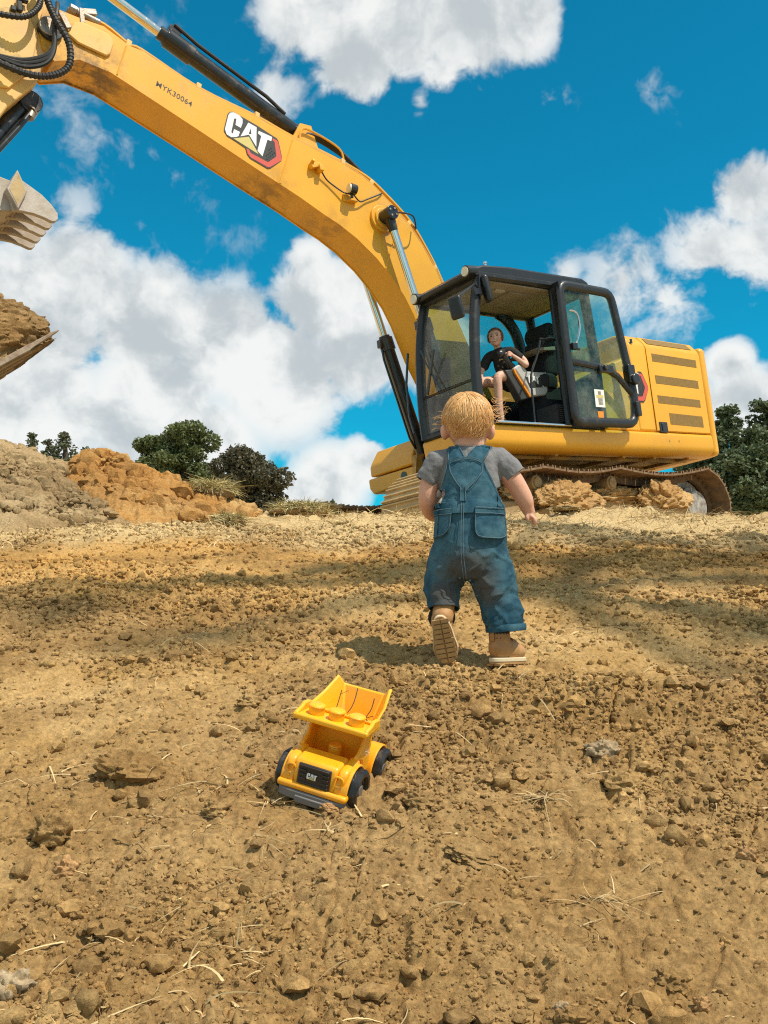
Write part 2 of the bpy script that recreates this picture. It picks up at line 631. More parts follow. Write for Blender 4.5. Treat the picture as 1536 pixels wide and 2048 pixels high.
def rough_h(x, y, dens=1.0):
    """clods, crumbs and ruts"""
    m = sstep(fbm(x * .9, y * .9, 3, 40), -.35, .35)                      # loose soil against packed soil
    z = .050 * fbm(x * .8 + 3, y * .8, 3, 1) + .018 * fbm(x * 3.1, y * 3.1, 3, 5)
    wx, wy = x + .03 * perlin(x * 9, y * 9, 61), y + .03 * perlin(x * 9, y * 9, 62)
    f1, f2, v = cells(wx / .115, wy / .115, 3)
    z += sstep(f2 - f1, 0, .16) * (.006 + .036 * np.clip(v - .45, 0, 1) * (.3 + .7 * m))
    f1, f2, v = cells(wx / .047 + 9, wy / .047, 13)
    z += sstep(f2 - f1, 0, .25) * (.003 + .020 * v * v * (.3 + .7 * m))
    f1, f2, v = cells(wx / .021 + 4, wy / .021 + 2, 17)
    z += sstep(f2 - f1, 0, .32) * .011 * v * (.45 + .55 * m)
    crest = np.exp(-((y - 7.7) / .75) ** 2)
    z += crest * (.07 * fbm(x * 1.9, y * 1.9, 4, 210) + .045 * np.abs(fbm(x * 5, y * 5, 3, 220)))
    z += .004 * fbm(x * 34, y * 34, 3, 30, .6)
    r = x * .42 + y * .9                                                 # worn ruts running aslant down the bank
    z -= .030 * np.exp(-((np.mod(r + .35 * perlin(x * .7, y * .7, 77), 1.5) - .7) / .13) ** 2) * sstep(fbm(x * .5, y * .5, 2, 90), -.2, .3)
    return z


def ground_z(x, y):
    return base_h(np.asarray(x, float), np.asarray(y, float)) + rough_h(np.asarray(x, float), np.asarray(y, float))


def gz(x, y):
    return float(ground_z(np.array([x]), np.array([y]))[0])


def build_ground():
    ys = np.concatenate([np.linspace(-14, .95, 40)[:-1], .95 * (9.6 / .95) ** np.linspace(0, 1, 860),
                         9.6 * (900 / 9.6) ** np.linspace(0, 1, 46)[1:]])
    fine = np.linspace(-1, 1, 500)
    ext = 1 + .003 * (1.28 ** np.arange(1, 38))
    ts = np.concatenate([-ext[::-1], fine, ext])
    sy = .50 * np.clip(ys, .55, None) + .10
    Y, T = np.meshgrid(ys, ts, indexing='ij')
    X = T * sy[:, None]
    z = base_h(X, Y)
    fade = 1 - .9 * sstep(Y, 9.5, 16)
    fade *= 1 - .85 * sstep(np.abs(T), 1.05, 2.2)
    z += rough_h(X, Y) * fade
    V = np.stack([X, Y, z], -1).reshape(-1, 3)
    nr, nc = len(ys), len(ts)
    i = np.arange(nr - 1)[:, None] * nc + np.arange(nc - 1)[None]
    F = np.stack([i, i + 1, i + nc + 1, i + nc], -1).reshape(-1, 4)
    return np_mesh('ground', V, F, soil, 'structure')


def soil_mat(name, tan, pale, dark, orange=None, bump=.6, island=0.0):
    m = bpy.data.materials.new(name)
    m.use_nodes = True
    t = NT(m.node_tree)
    b = m.node_tree.nodes['Principled BSDF']
    geo = t.n('ShaderNodeNewGeometry')
    P = geo.outputs['Position']
    c = t.mix(t.ramp(t.noise(P, 2.1, 9, .66), .36, .66), (*tan, 1), (*pale, 1))
    shade_patch = t.ramp(t.noise(P, .75, 5, .6, .7), .45, .57)  # broad dark patches: soft shade on the ground put into the colour
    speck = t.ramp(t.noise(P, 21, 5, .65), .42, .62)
    shade_patch = t.math('MULTIPLY', shade_patch, t.math('MULTIPLY_ADD', speck, .35, .65))
    if orange is not None:
        sx = t.n('ShaderNodeSeparateXYZ'); t.put(sx.inputs[0], P)
        y = t.math('ADD', sx.outputs[1], t.math('MULTIPLY', t.math('SUBTRACT', t.noise(P, 1.3, 5), .5), 2.4))
        near = t.ramp(y, 3.0, 5.2)
        far = t.ramp(y, 4.9, 6.2)
        c = t.mix(t.math('MULTIPLY', t.math('MULTIPLY', near, t.math('SUBTRACT', 1.0, far)), .75), c, (*orange, 1))
        dry = t.math('MULTIPLY', far, .85)                              # bleached, straw-strewn soil on the crest
        c = t.mix(dry, c, (.62, .45, .225, 1))
        shade_patch = t.math('MULTIPLY', shade_patch, t.math('SUBTRACT', 1.0, t.math('MULTIPLY', far, .6)))
    c = t.mix(t.math('MULTIPLY', shade_patch, .68), c, (*dark, 1))
    crumb = t.ramp(t.noise(P, 75, 8, .8), .3, .7, .58, 1.3)
    if island:
        crumb = t.math('MULTIPLY', crumb, t.ramp(geo.outputs['Random Per Island'], 0, 1, 1 - island, 1 + island, False))
    hs = t.n('ShaderNodeHueSaturation', ins={'Value': crumb})
    t.put(hs.inputs['Color'], c)
    t.put(b.inputs['Base Color'], hs.outputs[0])
    b.inputs['Roughness'].default_value = .95
    b.inputs['Specular IOR Level'].default_value = .12
    bn = t.n('ShaderNodeBump', ins={'Strength': bump, 'Distance': .02})
    h = t.math('ADD', t.noise(P, 55, 9, .78), t.math('MULTIPLY', t.noise(P, 230, 4, .7), .5))
    t.put(bn.inputs['Height'], h)
    t.put(b.inputs['Normal'], bn.outputs[0])
    return m


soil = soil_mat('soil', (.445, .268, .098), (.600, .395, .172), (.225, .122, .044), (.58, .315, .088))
clay = soil_mat('orange_clay', (.48, .240, .068), (.54, .335, .135), (.33, .16, .05))
greysoil = soil_mat('grey_soil', (.38, .255, .125), (.48, .345, .185), (.21, .130, .060))
heapsoil = soil_mat('bucket_soil', (.31, .180, .070), (.42, .27, .12), (.13, .07, .028))
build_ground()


def heap(name, which, mat, label, x0, x1, y0, y1, n, m):
    X, Y = np.meshgrid(np.linspace(x0, x1, n), np.linspace(y0, y1, m), indexing='ij')
    h = mound_h(X, Y)[which]
    on = sstep(h, .0, .12)
    f1, f2, v = cells(X / .16, Y / .16, 5)
    r = sstep(f2 - f1, 0, .3) * .05 * v ** 2
    f1, f2, v = cells(X / .07, Y / .07, 8)
    r += np.sqrt(np.clip(1 - (f1 / .62) ** 2, 0, 1)) * .030 * v * v
    f1, f2, v = cells(X / .032, Y / .032, 9)
    r += np.sqrt(np.clip(1 - (f1 / .62) ** 2, 0, 1)) * .014 * v
    r += .05 * fbm(X * 2.2, Y * 2.2, 4, 15) + .012 * fbm(X * 17, Y * 17, 3, 19)
    Z = base_h(X, Y) - .09 + h + on * (r + .04)
    V = np.stack([X, Y, Z], -1).reshape(-1, 3)
    i = np.arange(n - 1)[:, None] * m + np.arange(m - 1)[None]
    F = np.stack([i, i + m, i + m + 1, i + 1], -1).reshape(-1, 4)
    keep = (h.reshape(-1)[F] > .012).any(1)
    F = F[keep]
    used = np.unique(F)
    remap = np.zeros(len(V), int)
    remap[used] = np.arange(len(used))
    o = np_mesh(name, V[used], remap[F], mat)
    return tag(o, label, name.split('_')[-1])


heap('soil_mound', 0, greysoil, 'tall grey-brown soil mound at the left edge, beside the orange clay heap', -6.1, -1.1, 5.6, 9.4, 460, 360)
heap('clay_heap', 1, clay, 'heap of crumbly orange clay sloping down between grey mound and grass tuft', -3.4, -.75, 6.35, 8.9, 360, 330)


def top_z(x, y):
    a, b = np.array([x], float), np.array([y], float)
    g, o = mound_h(a, b)
    return float((base_h(a, b) + np.maximum(g, o))[0])


# ------------------------------------------------------------------ excavator (all parts in its own frame)
exc = empty('excavator', EXC, 'large yellow tracked excavator with boom raised and cab door folded open', 'excavator')
BW = .23
BOOM_TOP = [(5.48, 5.46), (5.37, 5.537), (5.143, 5.51), (4.872, 5.495), (4.612, 5.364), (4.474, 5.35), (3.86, 5.102), (3.17, 4.947), (2.735, 4.815),
            (2.058, 4.646), (1.80, 4.55), (1.667, 4.473), (1.506, 4.342), (1.33, 4.20), (1.164, 4.051), (1.0, 3.83), (.827, 3.543), (.62, 3.05), (.36, 2.45), (.14, 2.0), (-.08, 1.78)]
BOOM_BOT = [(-.12, 1.6), (0, 1.45), (.2, 1.42), (.50, 1.55), (.85, 2.0), (1.10, 2.50), (1.266, 2.95), (1.375, 3.165), (1.555, 3.398), (1.736, 3.586),
            (1.992, 3.782), (2.222, 3.912), (2.431, 4.0), (2.741, 4.149), (3.212, 4.345), (3.904, 4.645), (4.736, 4.996), (4.841, 5.040), (5.15, 5.085), (5.40, 5.0),
            (5.50, 5.10), (5.53, 5.28)]
g = G()
g.prism(BOOM_TOP + BOOM_BOT, -BW + .012, BW - .012)
boom = g.build('boom', 'boom', exc, smooth=25)
g = G()                                                     # side plates stand a little proud of top and bottom plates
for s in (-1, 1):
    g.prism([(x, z + .012) for x, z in BOOM_TOP] + [(x, z - .012) for x, z in BOOM_BOT], s * (BW - .016), s * BW)
g.build('side_plate', 'boom', boom, smooth=25)
for a, b in (((2.751, 4.80), (2.975, 4.244)), ((4.651, 5.36), (4.775, 5.022)), ((1.30, 4.16), (1.62, 3.46))):
    d = Vector((b[0] - a[0], 0, b[1] - a[1]))
    G().tube([(a[0], BW + .001, a[1]), (b[0], BW + .001, b[1])], .009, 6).build('weld_seam', 'yellow', boom)
# raised panel on the nose
NP = [(5.19, 5.44), (5.10, 5.468), (4.86, 5.43), (4.80, 5.385), (4.79, 5.34), (4.835, 5.21), (4.88, 5.175), (5.16, 5.23), (5.26, 5.30)]
G().prism(NP, BW - .004, BW + .028).build('nose_panel', 'yellow_stick', boom, bevel=.012)
g = G()
g.cyl((5.42, -.27, 5.30), (5.42, .27, 5.30), .12, n=28)
g.build('nose_pin_boss', 'black', boom, bevel=.01)
g = G()
g.cyl((5.42, .262, 5.30), (5.42, .292, 5.30), .055, n=20)
g.box((5.28, .265, 5.42), (.06, .03, .16), (0, R(25), 0))
g.build('pin_retainer', 'steel', boom, bevel=.005)
# cylinder pin bosses on the boom
CYP, CYB = (1.60, 4.07), (.84, 1.27)
g = G()
g.cyl((CYP[0], -BW - .035, CYP[1]), (CYP[0], BW + .035, CYP[1]), .165, n=32)
g.cyl((CYP[0], -BW - .06, CYP[1]), (CYP[0], BW + .06, CYP[1]), .12, n=32)
g.build('cylinder_boss', 'yellow', boom, bevel=.008)


def boomline(off, y, i0, i1):
    """path that follows the top edge of the boom at a distance"""
    out = []
    P = BOOM_TOP[i0:i1]
    for i, (x, z) in enumerate(P):
        a, b = Vector(P[max(i - 1, 0)]), Vector(P[min(i + 1, len(P) - 1)])
        t = (b - a).normalized()
        nrm = Vector((t.y, -t.x))
        if nrm.y < 0:
            nrm = -nrm
        o = off(i / (len(P) - 1)) if callable(off) else off
        out.append((x + nrm.x * o, y, z + nrm.y * o))
    return smooth_path(out, None, 4)


for y, o in ((.185, .045), (.125, .05), (.06, .05)):
    G().tube(boomline(lambda t, o=o: o + .06 * math.exp(-((t - .72) / .22) ** 2) + .03 * math.exp(-(t / .12) ** 2), y, 2, 18), .021, 8).build('hydraulic_tube', 'yellow', boom)
G().tube(boomline(.028, .213, 4, 18), .010, 6).build('grease_line', 'yellow_stick', boom)
for i in (4, 6, 7, 9, 11, 14, 16):
    x, z = BOOM_TOP[i]
    a, b = Vector(BOOM_TOP[i - 1]), Vector(BOOM_TOP[i + 1])
    an = math.atan2(-(b - a).y, (b - a).x)
    G().box((x, .12, z + .05), (.055, .2, .08), (0, an, 0)).build('tube_clamp', 'yellow_stick', boom, bevel=.008)
# black hoses where the tubes cross to the stick cylinder
for k in range(3):
    G().tube(smooth_path([(2.62 - .05 * k, .10 - .06 * k, 4.86), (2.45 - .06 * k, .11 - .06 * k, 5.00 + .02 * k), (2.15 - .08 * k, .13 - .06 * k, 4.94), (1.85 - .1 * k, .14 - .06 * k, 4.74), (1.62 - .1 * k, .15 - .06 * k, 4.50)]), .024, 8).build('hose', 'rubber', boom)
G().tube(smooth_path([(2.62, .17, 4.80), (2.57, .17, 4.99), (2.43, .17, 5.01), (2.06, .17, 4.88), (2.02, .17, 4.70)], None, 5), .013, 6).build('hose_guard', 'yellow', boom)
# work lamp, plug and wiring on the near side plate
g = G()
g.box((2.03, BW + .03, 4.20), (.13, .06, .012)).box((2.07, BW + .012, 4.235), (.14, .022, .09))
g.build('lamp_bracket', 'yellow', boom, bevel=.006)
lamp = G().cyl((2.10, BW + .11, 4.31), (2.02, BW + .12, 4.30), .062, .056, 24).cyl((2.07, BW + .09, 4.21), (2.07, BW + .09, 4.30), .018).build('work_lamp', 'black', boom, bevel=.006)
G().cyl((2.101, BW + .11, 4.31), (2.122, BW + .107, 4.312), .052, n=24).build('lens', 'lamp', lamp)
g = G().box((2.50, BW + .035, 4.53), (.15, .07, .05), (0, R(20), 0)).box((2.45, BW + .05, 4.50), (.06, .09, .07)).cyl((2.55, BW, 4.54), (2.55, BW + .09, 4.57), .02)
g.build('cable_bracket', 'yellow', boom, bevel=.006)
G().tube(smooth_path([(2.44, BW + .05, 4.49), (2.37, BW + .03, 4.41), (2.30, BW + .03, 4.36), (2.16, BW + .05, 4.28), (2.09, BW + .09, 4.25)]), .009, 6).build('wire', 'rubber', boom)
G().tube(smooth_path([(2.05, BW + .10, 4.25), (1.93, BW + .05, 4.21), (1.80, BW + .03, 4.27), (1.62, BW + .03, 4.36), (1.55, BW + .01, 4.40)]), .009, 6).build('wire', 'rubber', boom)
G().tube(smooth_path([(1.52, BW + .2, 4.09), (1.30, BW + .22, 4.08), (1.18, BW + .12, 3.98), (1.14, BW + .04, 4.05)]), .010, 6).build('wire', 'rubber', boom)

# emblem, traced in its own frame: u along the lettering, v up
LOGO = {
    'plate': [(3.621, 4.70), (3.614, 4.735), (3.554, 4.909), (3.526, 4.939), (3.483, 4.95), (3.2, 4.861), (3.015, 4.789), (2.958, 4.768), (2.942, 4.737), (2.917, 4.557), (2.93, 4.514), (3.082, 4.393), (3.12, 4.381), (3.331, 4.454), (3.363, 4.494), (3.377, 4.564), (3.54, 4.633), (3.588, 4.648)],
    'C': [(3.608, 4.723), (3.548, 4.897), (3.524, 4.929), (3.48, 4.944), (3.411, 4.924), (3.378, 4.892), (3.383, 4.843), (3.411, 4.783), (3.473, 4.802), (3.455, 4.873), (3.472, 4.879), (3.484, 4.866), (3.532, 4.714), (3.531, 4.692), (3.516, 4.695), (3.496, 4.749), (3.427, 4.733), (3.45, 4.68), (3.48, 4.663), (3.539, 4.647), (3.593, 4.667)],
    'A': [(3.309, 4.868), (3.21, 4.838), (3.238, 4.608), (3.316, 4.728), (3.425, 4.683)],
    'hole': [(3.286, 4.806), (3.286, 4.739), (3.319, 4.738)],
    'tri': [(3.515, 4.639), (3.319, 4.704), (3.218, 4.525)],
    'T': [(3.188, 4.802), (3.021, 4.77), (3.038, 4.718), (3.086, 4.724), (3.172, 4.512), (3.229, 4.563), (3.161, 4.748), (3.199, 4.769)],
    'red': [(3.015, 4.758), (2.968, 4.745), (2.951, 4.728), (2.923, 4.543), (2.934, 4.513), (3.088, 4.405), (3.118, 4.399), (3.323, 4.466), (3.355, 4.502), (3.367, 4.559), (3.335, 4.553), (3.317, 4.517), (3.108, 4.458), (2.994, 4.548), (2.991, 4.569), (2.997, 4.718), (3.022, 4.732)]}
_e1, _e2 = Vector((-.944, -.329)), Vector((-.329, .944))
LOGO = {k: [((Vector(p) - Vector((3.27, 4.665))).dot(_e1), (Vector(p) - Vector((3.27, 4.665))).dot(_e2)) for p in v] for k, v in LOGO.items()}


def emblem(name, parent, origin, eu, ev, scale, keys=('plate', 'red', 'C', 'A', 'hole', 'tri', 'T'), lift=.0015, dots=True, thick=.004):
    """flat emblem print: layers a millimetre or two apart"""
    eu, ev = Vector(eu).normalized(), Vector(ev).normalized()
    en = eu.cross(ev)
    o = Vector(origin)
    lay = {'hex': (0, 1), 'plate': (0, 1), 'red': (1, 2), 'C': (0, 2), 'A': (0, 2), 'hole': (0, 3) , 'tri': (2, 2), 'T': (0, 2)}
    mi = {'hex': 0, 'plate': 0, 'red': 1, 'C': 2, 'A': 2, 'hole': 0, 'tri': 3, 'T': 2}
    g = G()
    for k in keys:
        g.m = mi[k]
        h = thick + lift * lay[k][1]
        n = len(LOGO[k])
        lo = [o + eu * (u * scale) + ev * (v * scale) for u, v in LOGO[k]]
        hi = [p + en * h for p in lo]
        g.add(lo + hi, [(i, (i + 1) % n, n + (i + 1) % n, n + i) for i in range(n)] + [tuple(range(n, 2 * n))])
    if dots:
        g.m = 4
        for a in range(6):
            for b in range(9):
                u, v = .12 + .033 * a + (.0165 if b % 2 else 0), -.20 + .03 * b
                if v > .045 - .1 * (u - .2) or v < -.17 + .9 * max(0, .2 - u) - .0 or u > .285 or (u - .2) * .9 - .17 > v and u > .2 or u < .175 + .22 * (v + .1) * 1.0:
                    continue
                c = o + eu * (u * scale) + ev * (v * scale) + en * (thick + lift * 1.8)
                g.add([c + (eu * math.cos(t) + ev * math.sin(t)) * .010 * scale for t in [i * math.pi / 3 for i in range(6)]], [(0, 1, 2, 3, 4, 5)])
    return g.build(name, ['print', 'red', 'white', 'gold', 'black'], parent, smooth=None)


emblem('emblem', boom, (3.27, BW, 4.665), (-.944, 0, -.329), (-.329, 0, .944), 1.0)


def lettering(name, text, parent, origin, eu, ev, width, mat, depth=.002, bold=.0):
    cu = bpy.data.curves.new(name, 'FONT')
    cu.body = text
    cu.size = 1
    cu.offset = bold
    cu.space_character = 1.05
    cu.resolution_u = 3
    ob = bpy.data.objects.new('tmp', cu)
    COL.objects.link(ob)
    dg = bpy.context.evaluated_depsgraph_get()
    me = bpy.data.meshes.new_from_object(ob.evaluated_get(dg))
    bpy.data.objects.remove(ob)
    xs = [v.co.x for v in me.vertices]
    k = width / (max(xs) - min(xs))
    eu, ev = Vector(eu).normalized(), Vector(ev).normalized()
    en = eu.cross(ev)
    for v in me.vertices:
        c = v.co.copy()
        v.co = Vector(origin) + eu * ((c.x - min(xs)) * k) + ev * (c.y * k) + en * depth
    me.materials.clear()
    return link(name, me, mat, parent, smooth=None)


lettering('serial_lettering', 'MYK30064', boom, (4.365, BW, 5.015), (-.944, 0, -.329), (-.329, 0, .944), .407, 'print', bold=.004)

# boom lift cylinders
for s in (1, -1):
    y = s * .37
    p0, p1 = Vector((CYB[0], y, CYB[1])), Vector((CYP[0], y, CYP[1]))
    dr = (p1 - p0).normalized()
    mid = p0 + dr * 1.62
    g = G().cyl(p0, mid, .078, n=24).cyl(mid - dr * .16, mid, .095, n=24).cyl(mid, mid + dr * .03, .07, n=24)
    g.cyl(p0 + Vector((0, -.08, 0)), p0 + Vector((0, .08, 0)), .10)
    sd = dr.cross(Vector((0, 1, 0)))
    g.tube([mid - dr * .1 - sd * .09, mid - dr * .25 - sd * .12, p0 + dr * .35 - sd * .12, p0 + dr * .2 - sd * .08], .016, 6)
    g.box(mid - dr * .06 - sd * .09, (.07, .07, .1))
    cy = g.build('boom_cylinder', 'black', exc, bevel=.006)
    G().cyl(mid, p1, .046, n=24).build('rod', 'chrome', cy)
    g = G().cyl(p1 + Vector((0, -.09, 0)), p1 + Vector((0, .09, 0)), .085, n=24)
    g.cyl(p1 - dr * .2, p1, .052, .07, 20)
    hd = g.build('rod_eye', 'black', cy, bevel=.006)
    if s == 1:
        for a in range(4):
            t = a * math.pi / 2 + .5
            G().cyl(p1 + Vector((.05 * math.cos(t), .085, .05 * math.sin(t))), p1 + Vector((.05 * math.cos(t), .102, .05 * math.sin(t))), .013, n=6).build('bolt', 'steel', cy)

# stick cylinder along the top of the boom
q0, q1, q2 = Vector((2.47, 0, 5.02)), Vector((4.10, 0, 5.77)), Vector((5.22, 0, 6.30))
dr = (q2 - q0).normalized()
g = G().cyl(q0 + dr * .08, q1, .088, n=28).cyl(q1 - dr * .34, q1 - dr * .02, .105, n=28).cyl(q1 - dr * .02, q1 + dr * .07, .075, n=24)
g.cyl(q0 + Vector((0, -.1, 0)), q0 + Vector((0, .1, 0)), .1).box(q1 - dr * .12 + Vector((0, 0, .12)), (.14, .12, .08), (0, -math.atan2(dr.z, dr.x), 0))
sc = g.build('stick_cylinder', 'black', exc, bevel=.006)
g = G().tube([q1 + Vector((-.1, .06, .13)), q1 - dr * .4 + Vector((0, .06, .14)), q0 + dr * .5 + Vector((0, .06, .13)), q0 + dr * .25 + Vector((0, .06, .08))], .022, 8)
g.build('feed_tube', 'black', sc)
G().cyl(q1, q2, .052, n=24).build('rod', 'chrome', sc)
G().prism([(2.30, 4.70), (2.40, 5.10), (2.55, 5.10), (2.75, 4.78)], -.13, -.10).prism([(2.30, 4.70), (2.40, 5.10), (2.55, 5.10), (2.75, 4.78)], .10, .13).build('cylinder_lug', 'yellow', boom)

# stick
ST = [(5.30, 6.55), (5.12, 6.36), (5.40, 5.60), (5.47, 5.30), (5.42, 5.10), (5.58, 4.72), (5.86, 4.42), (6.75, 3.05), (6.9, 2.95), (7.02, 3.1), (6.72, 4.1), (6.12, 5.4), (5.78, 6.3), (5.5, 6.6)]
stick = G().prism(ST, -.2, .2).build('stick', 'yellow_stick', exc, bevel=.015)
G().prism([(5.62, 5.45), (5.54, 5.2), (5.62, 4.85), (5.84, 4.6), (6.2, 4.55), (6.0, 5.4)], .199, .225).build('side_plate', 'yellow_stick', stick, bevel=.01)
g = G().cyl((5.45, -.29, 5.30), (5.45, .29, 5.30), .09, n=24)
g.build('pivot_pin', 'steel', stick, bevel=.006)
# corrugated and plain hoses round the joint
def corr(path, r=.034):
    p = smooth_path(path, None, 26)
    rr = [r * (1.0 if (i % 4) < 2 else .82) for i in range(len(p))]
    return G().tube(p, rr, 10)
corr([(5.50, .33, 5.75), (5.47, .36, 5.50), (5.42, .40, 5.30), (5.32, .42, 5.08), (5.34, .42, 4.85), (5.50, .40, 4.72), (5.72, .36, 4.70), (6.05, .30, 4.80)]).build('corrugated_hose', 'rubber', stick, smooth=20)
corr([(5.52, .36, 5.75), (5.53, .36, 5.55), (5.58, .38, 5.38), (5.72, .38, 5.25), (5.95, .33, 5.24)], .03).build('corrugated_hose', 'rubber', stick, smooth=20)
for k in range(3):
    G().tube(smooth_path([(5.30, .16, 5.66), (5.36, .30, 5.50), (5.42, .36, 5.28 - .03 * k), (5.45, .36, 5.05 - .03 * k), (5.55, .34, 4.93 - .04 * k), (5.75, .30, 4.86 - .03 * k), (6.0, .25, 4.88)]), .021, 8).build('hose', 'rubber', stick)
g = G()
g.box((5.03, .10, 5.62), (.20, .26, .06), (0, R(14), 0)).cyl((5.13, .2, 5.60), (4.90, .2, 5.55), .032).cyl((5.13, .12, 5.61), (4.90, .12, 5.56), .032)
g.box((5.09, .2, 5.55), (.05, .08, .16)).cyl((5.2, .2, 5.62), (5.13, .2, 5.60), .045, n=6).cyl((5.2, .12, 5.63), (5.13, .12, 5.61), .045, n=6)
g.build('hose_coupling', 'steel', boom, bevel=.006)
g = G().box((5.70, .24, 5.45), (.05, .05, .12)).box((5.67, .25, 5.52), (.1, .05, .05)).box((5.76, .24, 5.40), (.05, .05, .05))
g.build('valve_fitting', 'black', stick, bevel=.008)
# thumb cylinder and thumb
g = G().cyl((5.66, 0, 4.56), (6.25, 0, 3.75), .085, n=24).cyl((5.60, -.1, 4.60), (5.60, .1, 4.60), .11, n=24).tube([(5.60, .1, 4.50), (5.75, .12, 4.28), (6.1, .1, 3.82)], .03, 8)
tc = g.build('thumb_cylinder', 'black', stick, bevel=.008)
G().cyl((5.60, .09, 4.49), (5.63, .10, 4.42), .04, n=12).cyl((5.59, .09, 4.51), (5.60, .09, 4.50), .055, n=6).build('hose_fitting', 'steel', tc)
thumb = G().prism([(5.875, 3.72), (5.80, 3.53), (5.895, 3.34), (5.985, 3.52)], -.36, .40).prism([(5.86, 3.64), (5.90, 3.36), (6.4, 3.3), (6.55, 3.5), (6.3, 3.74)], -.3, .3).build('thumb', 'thumb', exc, bevel=.01)
G().prism([(5.876, 3.685), (5.822, 3.53), (5.895, 3.375), (5.962, 3.52)], .399, .403).build('tube_end', 'trackdust', thumb)
TP = [(5.85, 3.66), (5.756, 3.605), (5.659, 3.545), (5.573, 3.463), (5.524, 3.39), (5.522, 3.335), (5.55, 3.303), (5.584, 3.300), (5.654, 3.325), (5.743, 3.346), (5.842, 3.352), (5.93, 3.345), (5.95, 3.50)]
for k in range(5):
    y = .33 - .165 * k
    G().prism(TP, y - .024, y + .024).build('finger', 'thumb', thumb, bevel=.006)
# bucket
MAT['tooth'] = pm('muddy_tooth_steel', (.20, .13, .08), .7, .2, var=(.36, .28, .20), vscale=9, dirt=(.28, .18, .09), dirt_amt=.8, dscale=7, bump=.4, bscale=40)
BK = [(6.22, 1.83), (6.35, 1.74), (6.55, 1.66), (6.95, 1.62), (7.28, 1.85), (7.42, 2.25), (7.33, 2.7), (7.05, 3.02)]
inner = [(6.24, 1.87), (6.37, 1.78), (6.56, 1.70), (6.93, 1.66), (7.24, 1.88), (7.38, 2.25), (7.29, 2.68), (7.02, 2.98)]
bucket = G().prism(BK + inner[::-1], -.56, .56).build('bucket', 'frame', exc, smooth=30)
for s in (-1, 1):
    G().prism([(6.45, 1.68)] + BK[2:] + [(6.85, 2.95)], s * .56, s * .595).build('side_plate', 'frame', bucket)
for k in range(4):
    y = .56 - .36 * k
    g = G()
    vs = []
    for x, z, hw, hh in ((5.68, 2.19, .030, .005), (5.76, 2.14, .045, .012), (5.92, 2.03, .050, .017), (5.96, 2.00, .062, .022), (6.45, 1.69, .062, .022)):
        vs += [(x - hh * .55, y - hw, z - hh), (x - hh * .55, y + hw, z - hh), (x + hh * .55, y + hw, z + hh), (x + hh * .55, y - hw, z + hh)]
    fs = [(0, 1, 2, 3), (16, 19, 18, 17)]
    for i in range(4):
        for j in range(4):
            fs.append((i * 4 + j, i * 4 + (j + 1) % 4, i * 4 + 4 + (j + 1) % 4, i * 4 + 4 + j))
    g.add(vs, fs).build('tooth', 'tooth', bucket, bevel=.005)

for k in range(5):
    y = .52 - .26 * k
    G().prism([(5.90, 1.99), (6.62, 1.52), (6.95, 1.50), (6.95, 1.62), (6.55, 1.66), (5.98, 2.02)], y - .035, y + .035).build('wear_rib', 'frame', bucket, bevel=.008)

# ---- upper structure
g = G()
SK = [(1.25, 1.325), (1.44, 1.325), (1.465, 1.30), (1.468, 1.16), (1.445, 1.09), (1.39, 1.05), (1.25, 1.04)]
g.prism(SK, -2.56, 1.60, 0)
deck = g.build('deck', 'yellow', exc, bevel=.012)
g = G().prism([(.50, 1.31), (1.449, 1.31), (1.449, 1.10), (1.38, 1.05), (.60, 1.05), (.52, 1.12)], 1.50, 1.612, 0)
g.build('front_plate', 'yellow', deck, bevel=.03, seg=3)
g = G().box((-1.0, -.02, 1.075), (3.0, 2.72, .04)).box((1.0, .92, 1.075), (1.05, .82, .04))
for x in (-2.2, -1.5, -.9, .3):
    g.box((x, 0, 1.045), (.05, 2.6, .05))
for y in (-.6, .6, 1.1):
    g.box((-1.0 if y < 0 else -.5, y, 1.043), (2.8 if y < 0 else 3.8, .05, .045))
g.build('belly_plate', 'yellow_under', deck)
for x, y in ((.55, 1.2), (-.2, 1.22), (-1.2, 1.2), (-1.9, 1.22)):
    G().cyl((x, y, 1.052), (x, y, 1.056), .09).build('access_hole', 'black', deck)
# hood
HP = [(-1.44, 1.33), (1.44, 1.33), (1.445, 2.42), (1.42, 2.47), (1.33, 2.575), (1.22, 2.60), (-1.22, 2.60), (-1.33, 2.575), (-1.42, 2.47), (-1.445, 2.42)]
hood = G().prism(HP, -2.56, -1.09, 0).build('engine_hood', 'yellow', exc, bevel=.035, seg=3)
G().prism([(-.48, 1.33), (-.46, 1.82), (-.55, 2.05), (-.78, 2.17), (-.98, 2.24), (-1.08, 2.5), (-1.12, 2.5), (-1.12, 1.33)], .5, 1.435).build('front_panel', 'yellow', hood, bevel=.05, seg=3)
G().box((-.6, -.95, 1.60), (1.3, .95, .62)).build('fuel_tank', 'yellow', exc, bevel=.05, seg=3)
dp = [(1.446, 1.345), (1.456, 1.345), (1.456, 2.40), (1.44, 2.45), (1.342, 2.575), (1.33, 2.575), (1.42, 2.47), (1.446, 2.42)]
door2 = G().prism(dp, -2.545, -1.42, 0).build('access_door', 'yellow', exc, bevel=.004)
for z0, z1, x0, x1 in ((2.24, 2.34, -1.52, -2.45), (1.955, 2.06, -1.53, -2.43), (1.70, 1.80, -1.52, -2.41), (1.435, 1.58, -1.71, -2.41)):
    G().prism([(x0, z0), (x0 - .0, z1), (x1, z1 - .015), (x1, z0 - .015)], 1.455, 1.459).build('louver', 'louver', door2)
a, b_ = Vector((1.44, 2.455)), Vector((1.346, 2.57))
na = Vector((b_.y - a.y, -(b_.x - a.x))).normalized()
lv = [a.lerp(b_, .12), a.lerp(b_, .9)]
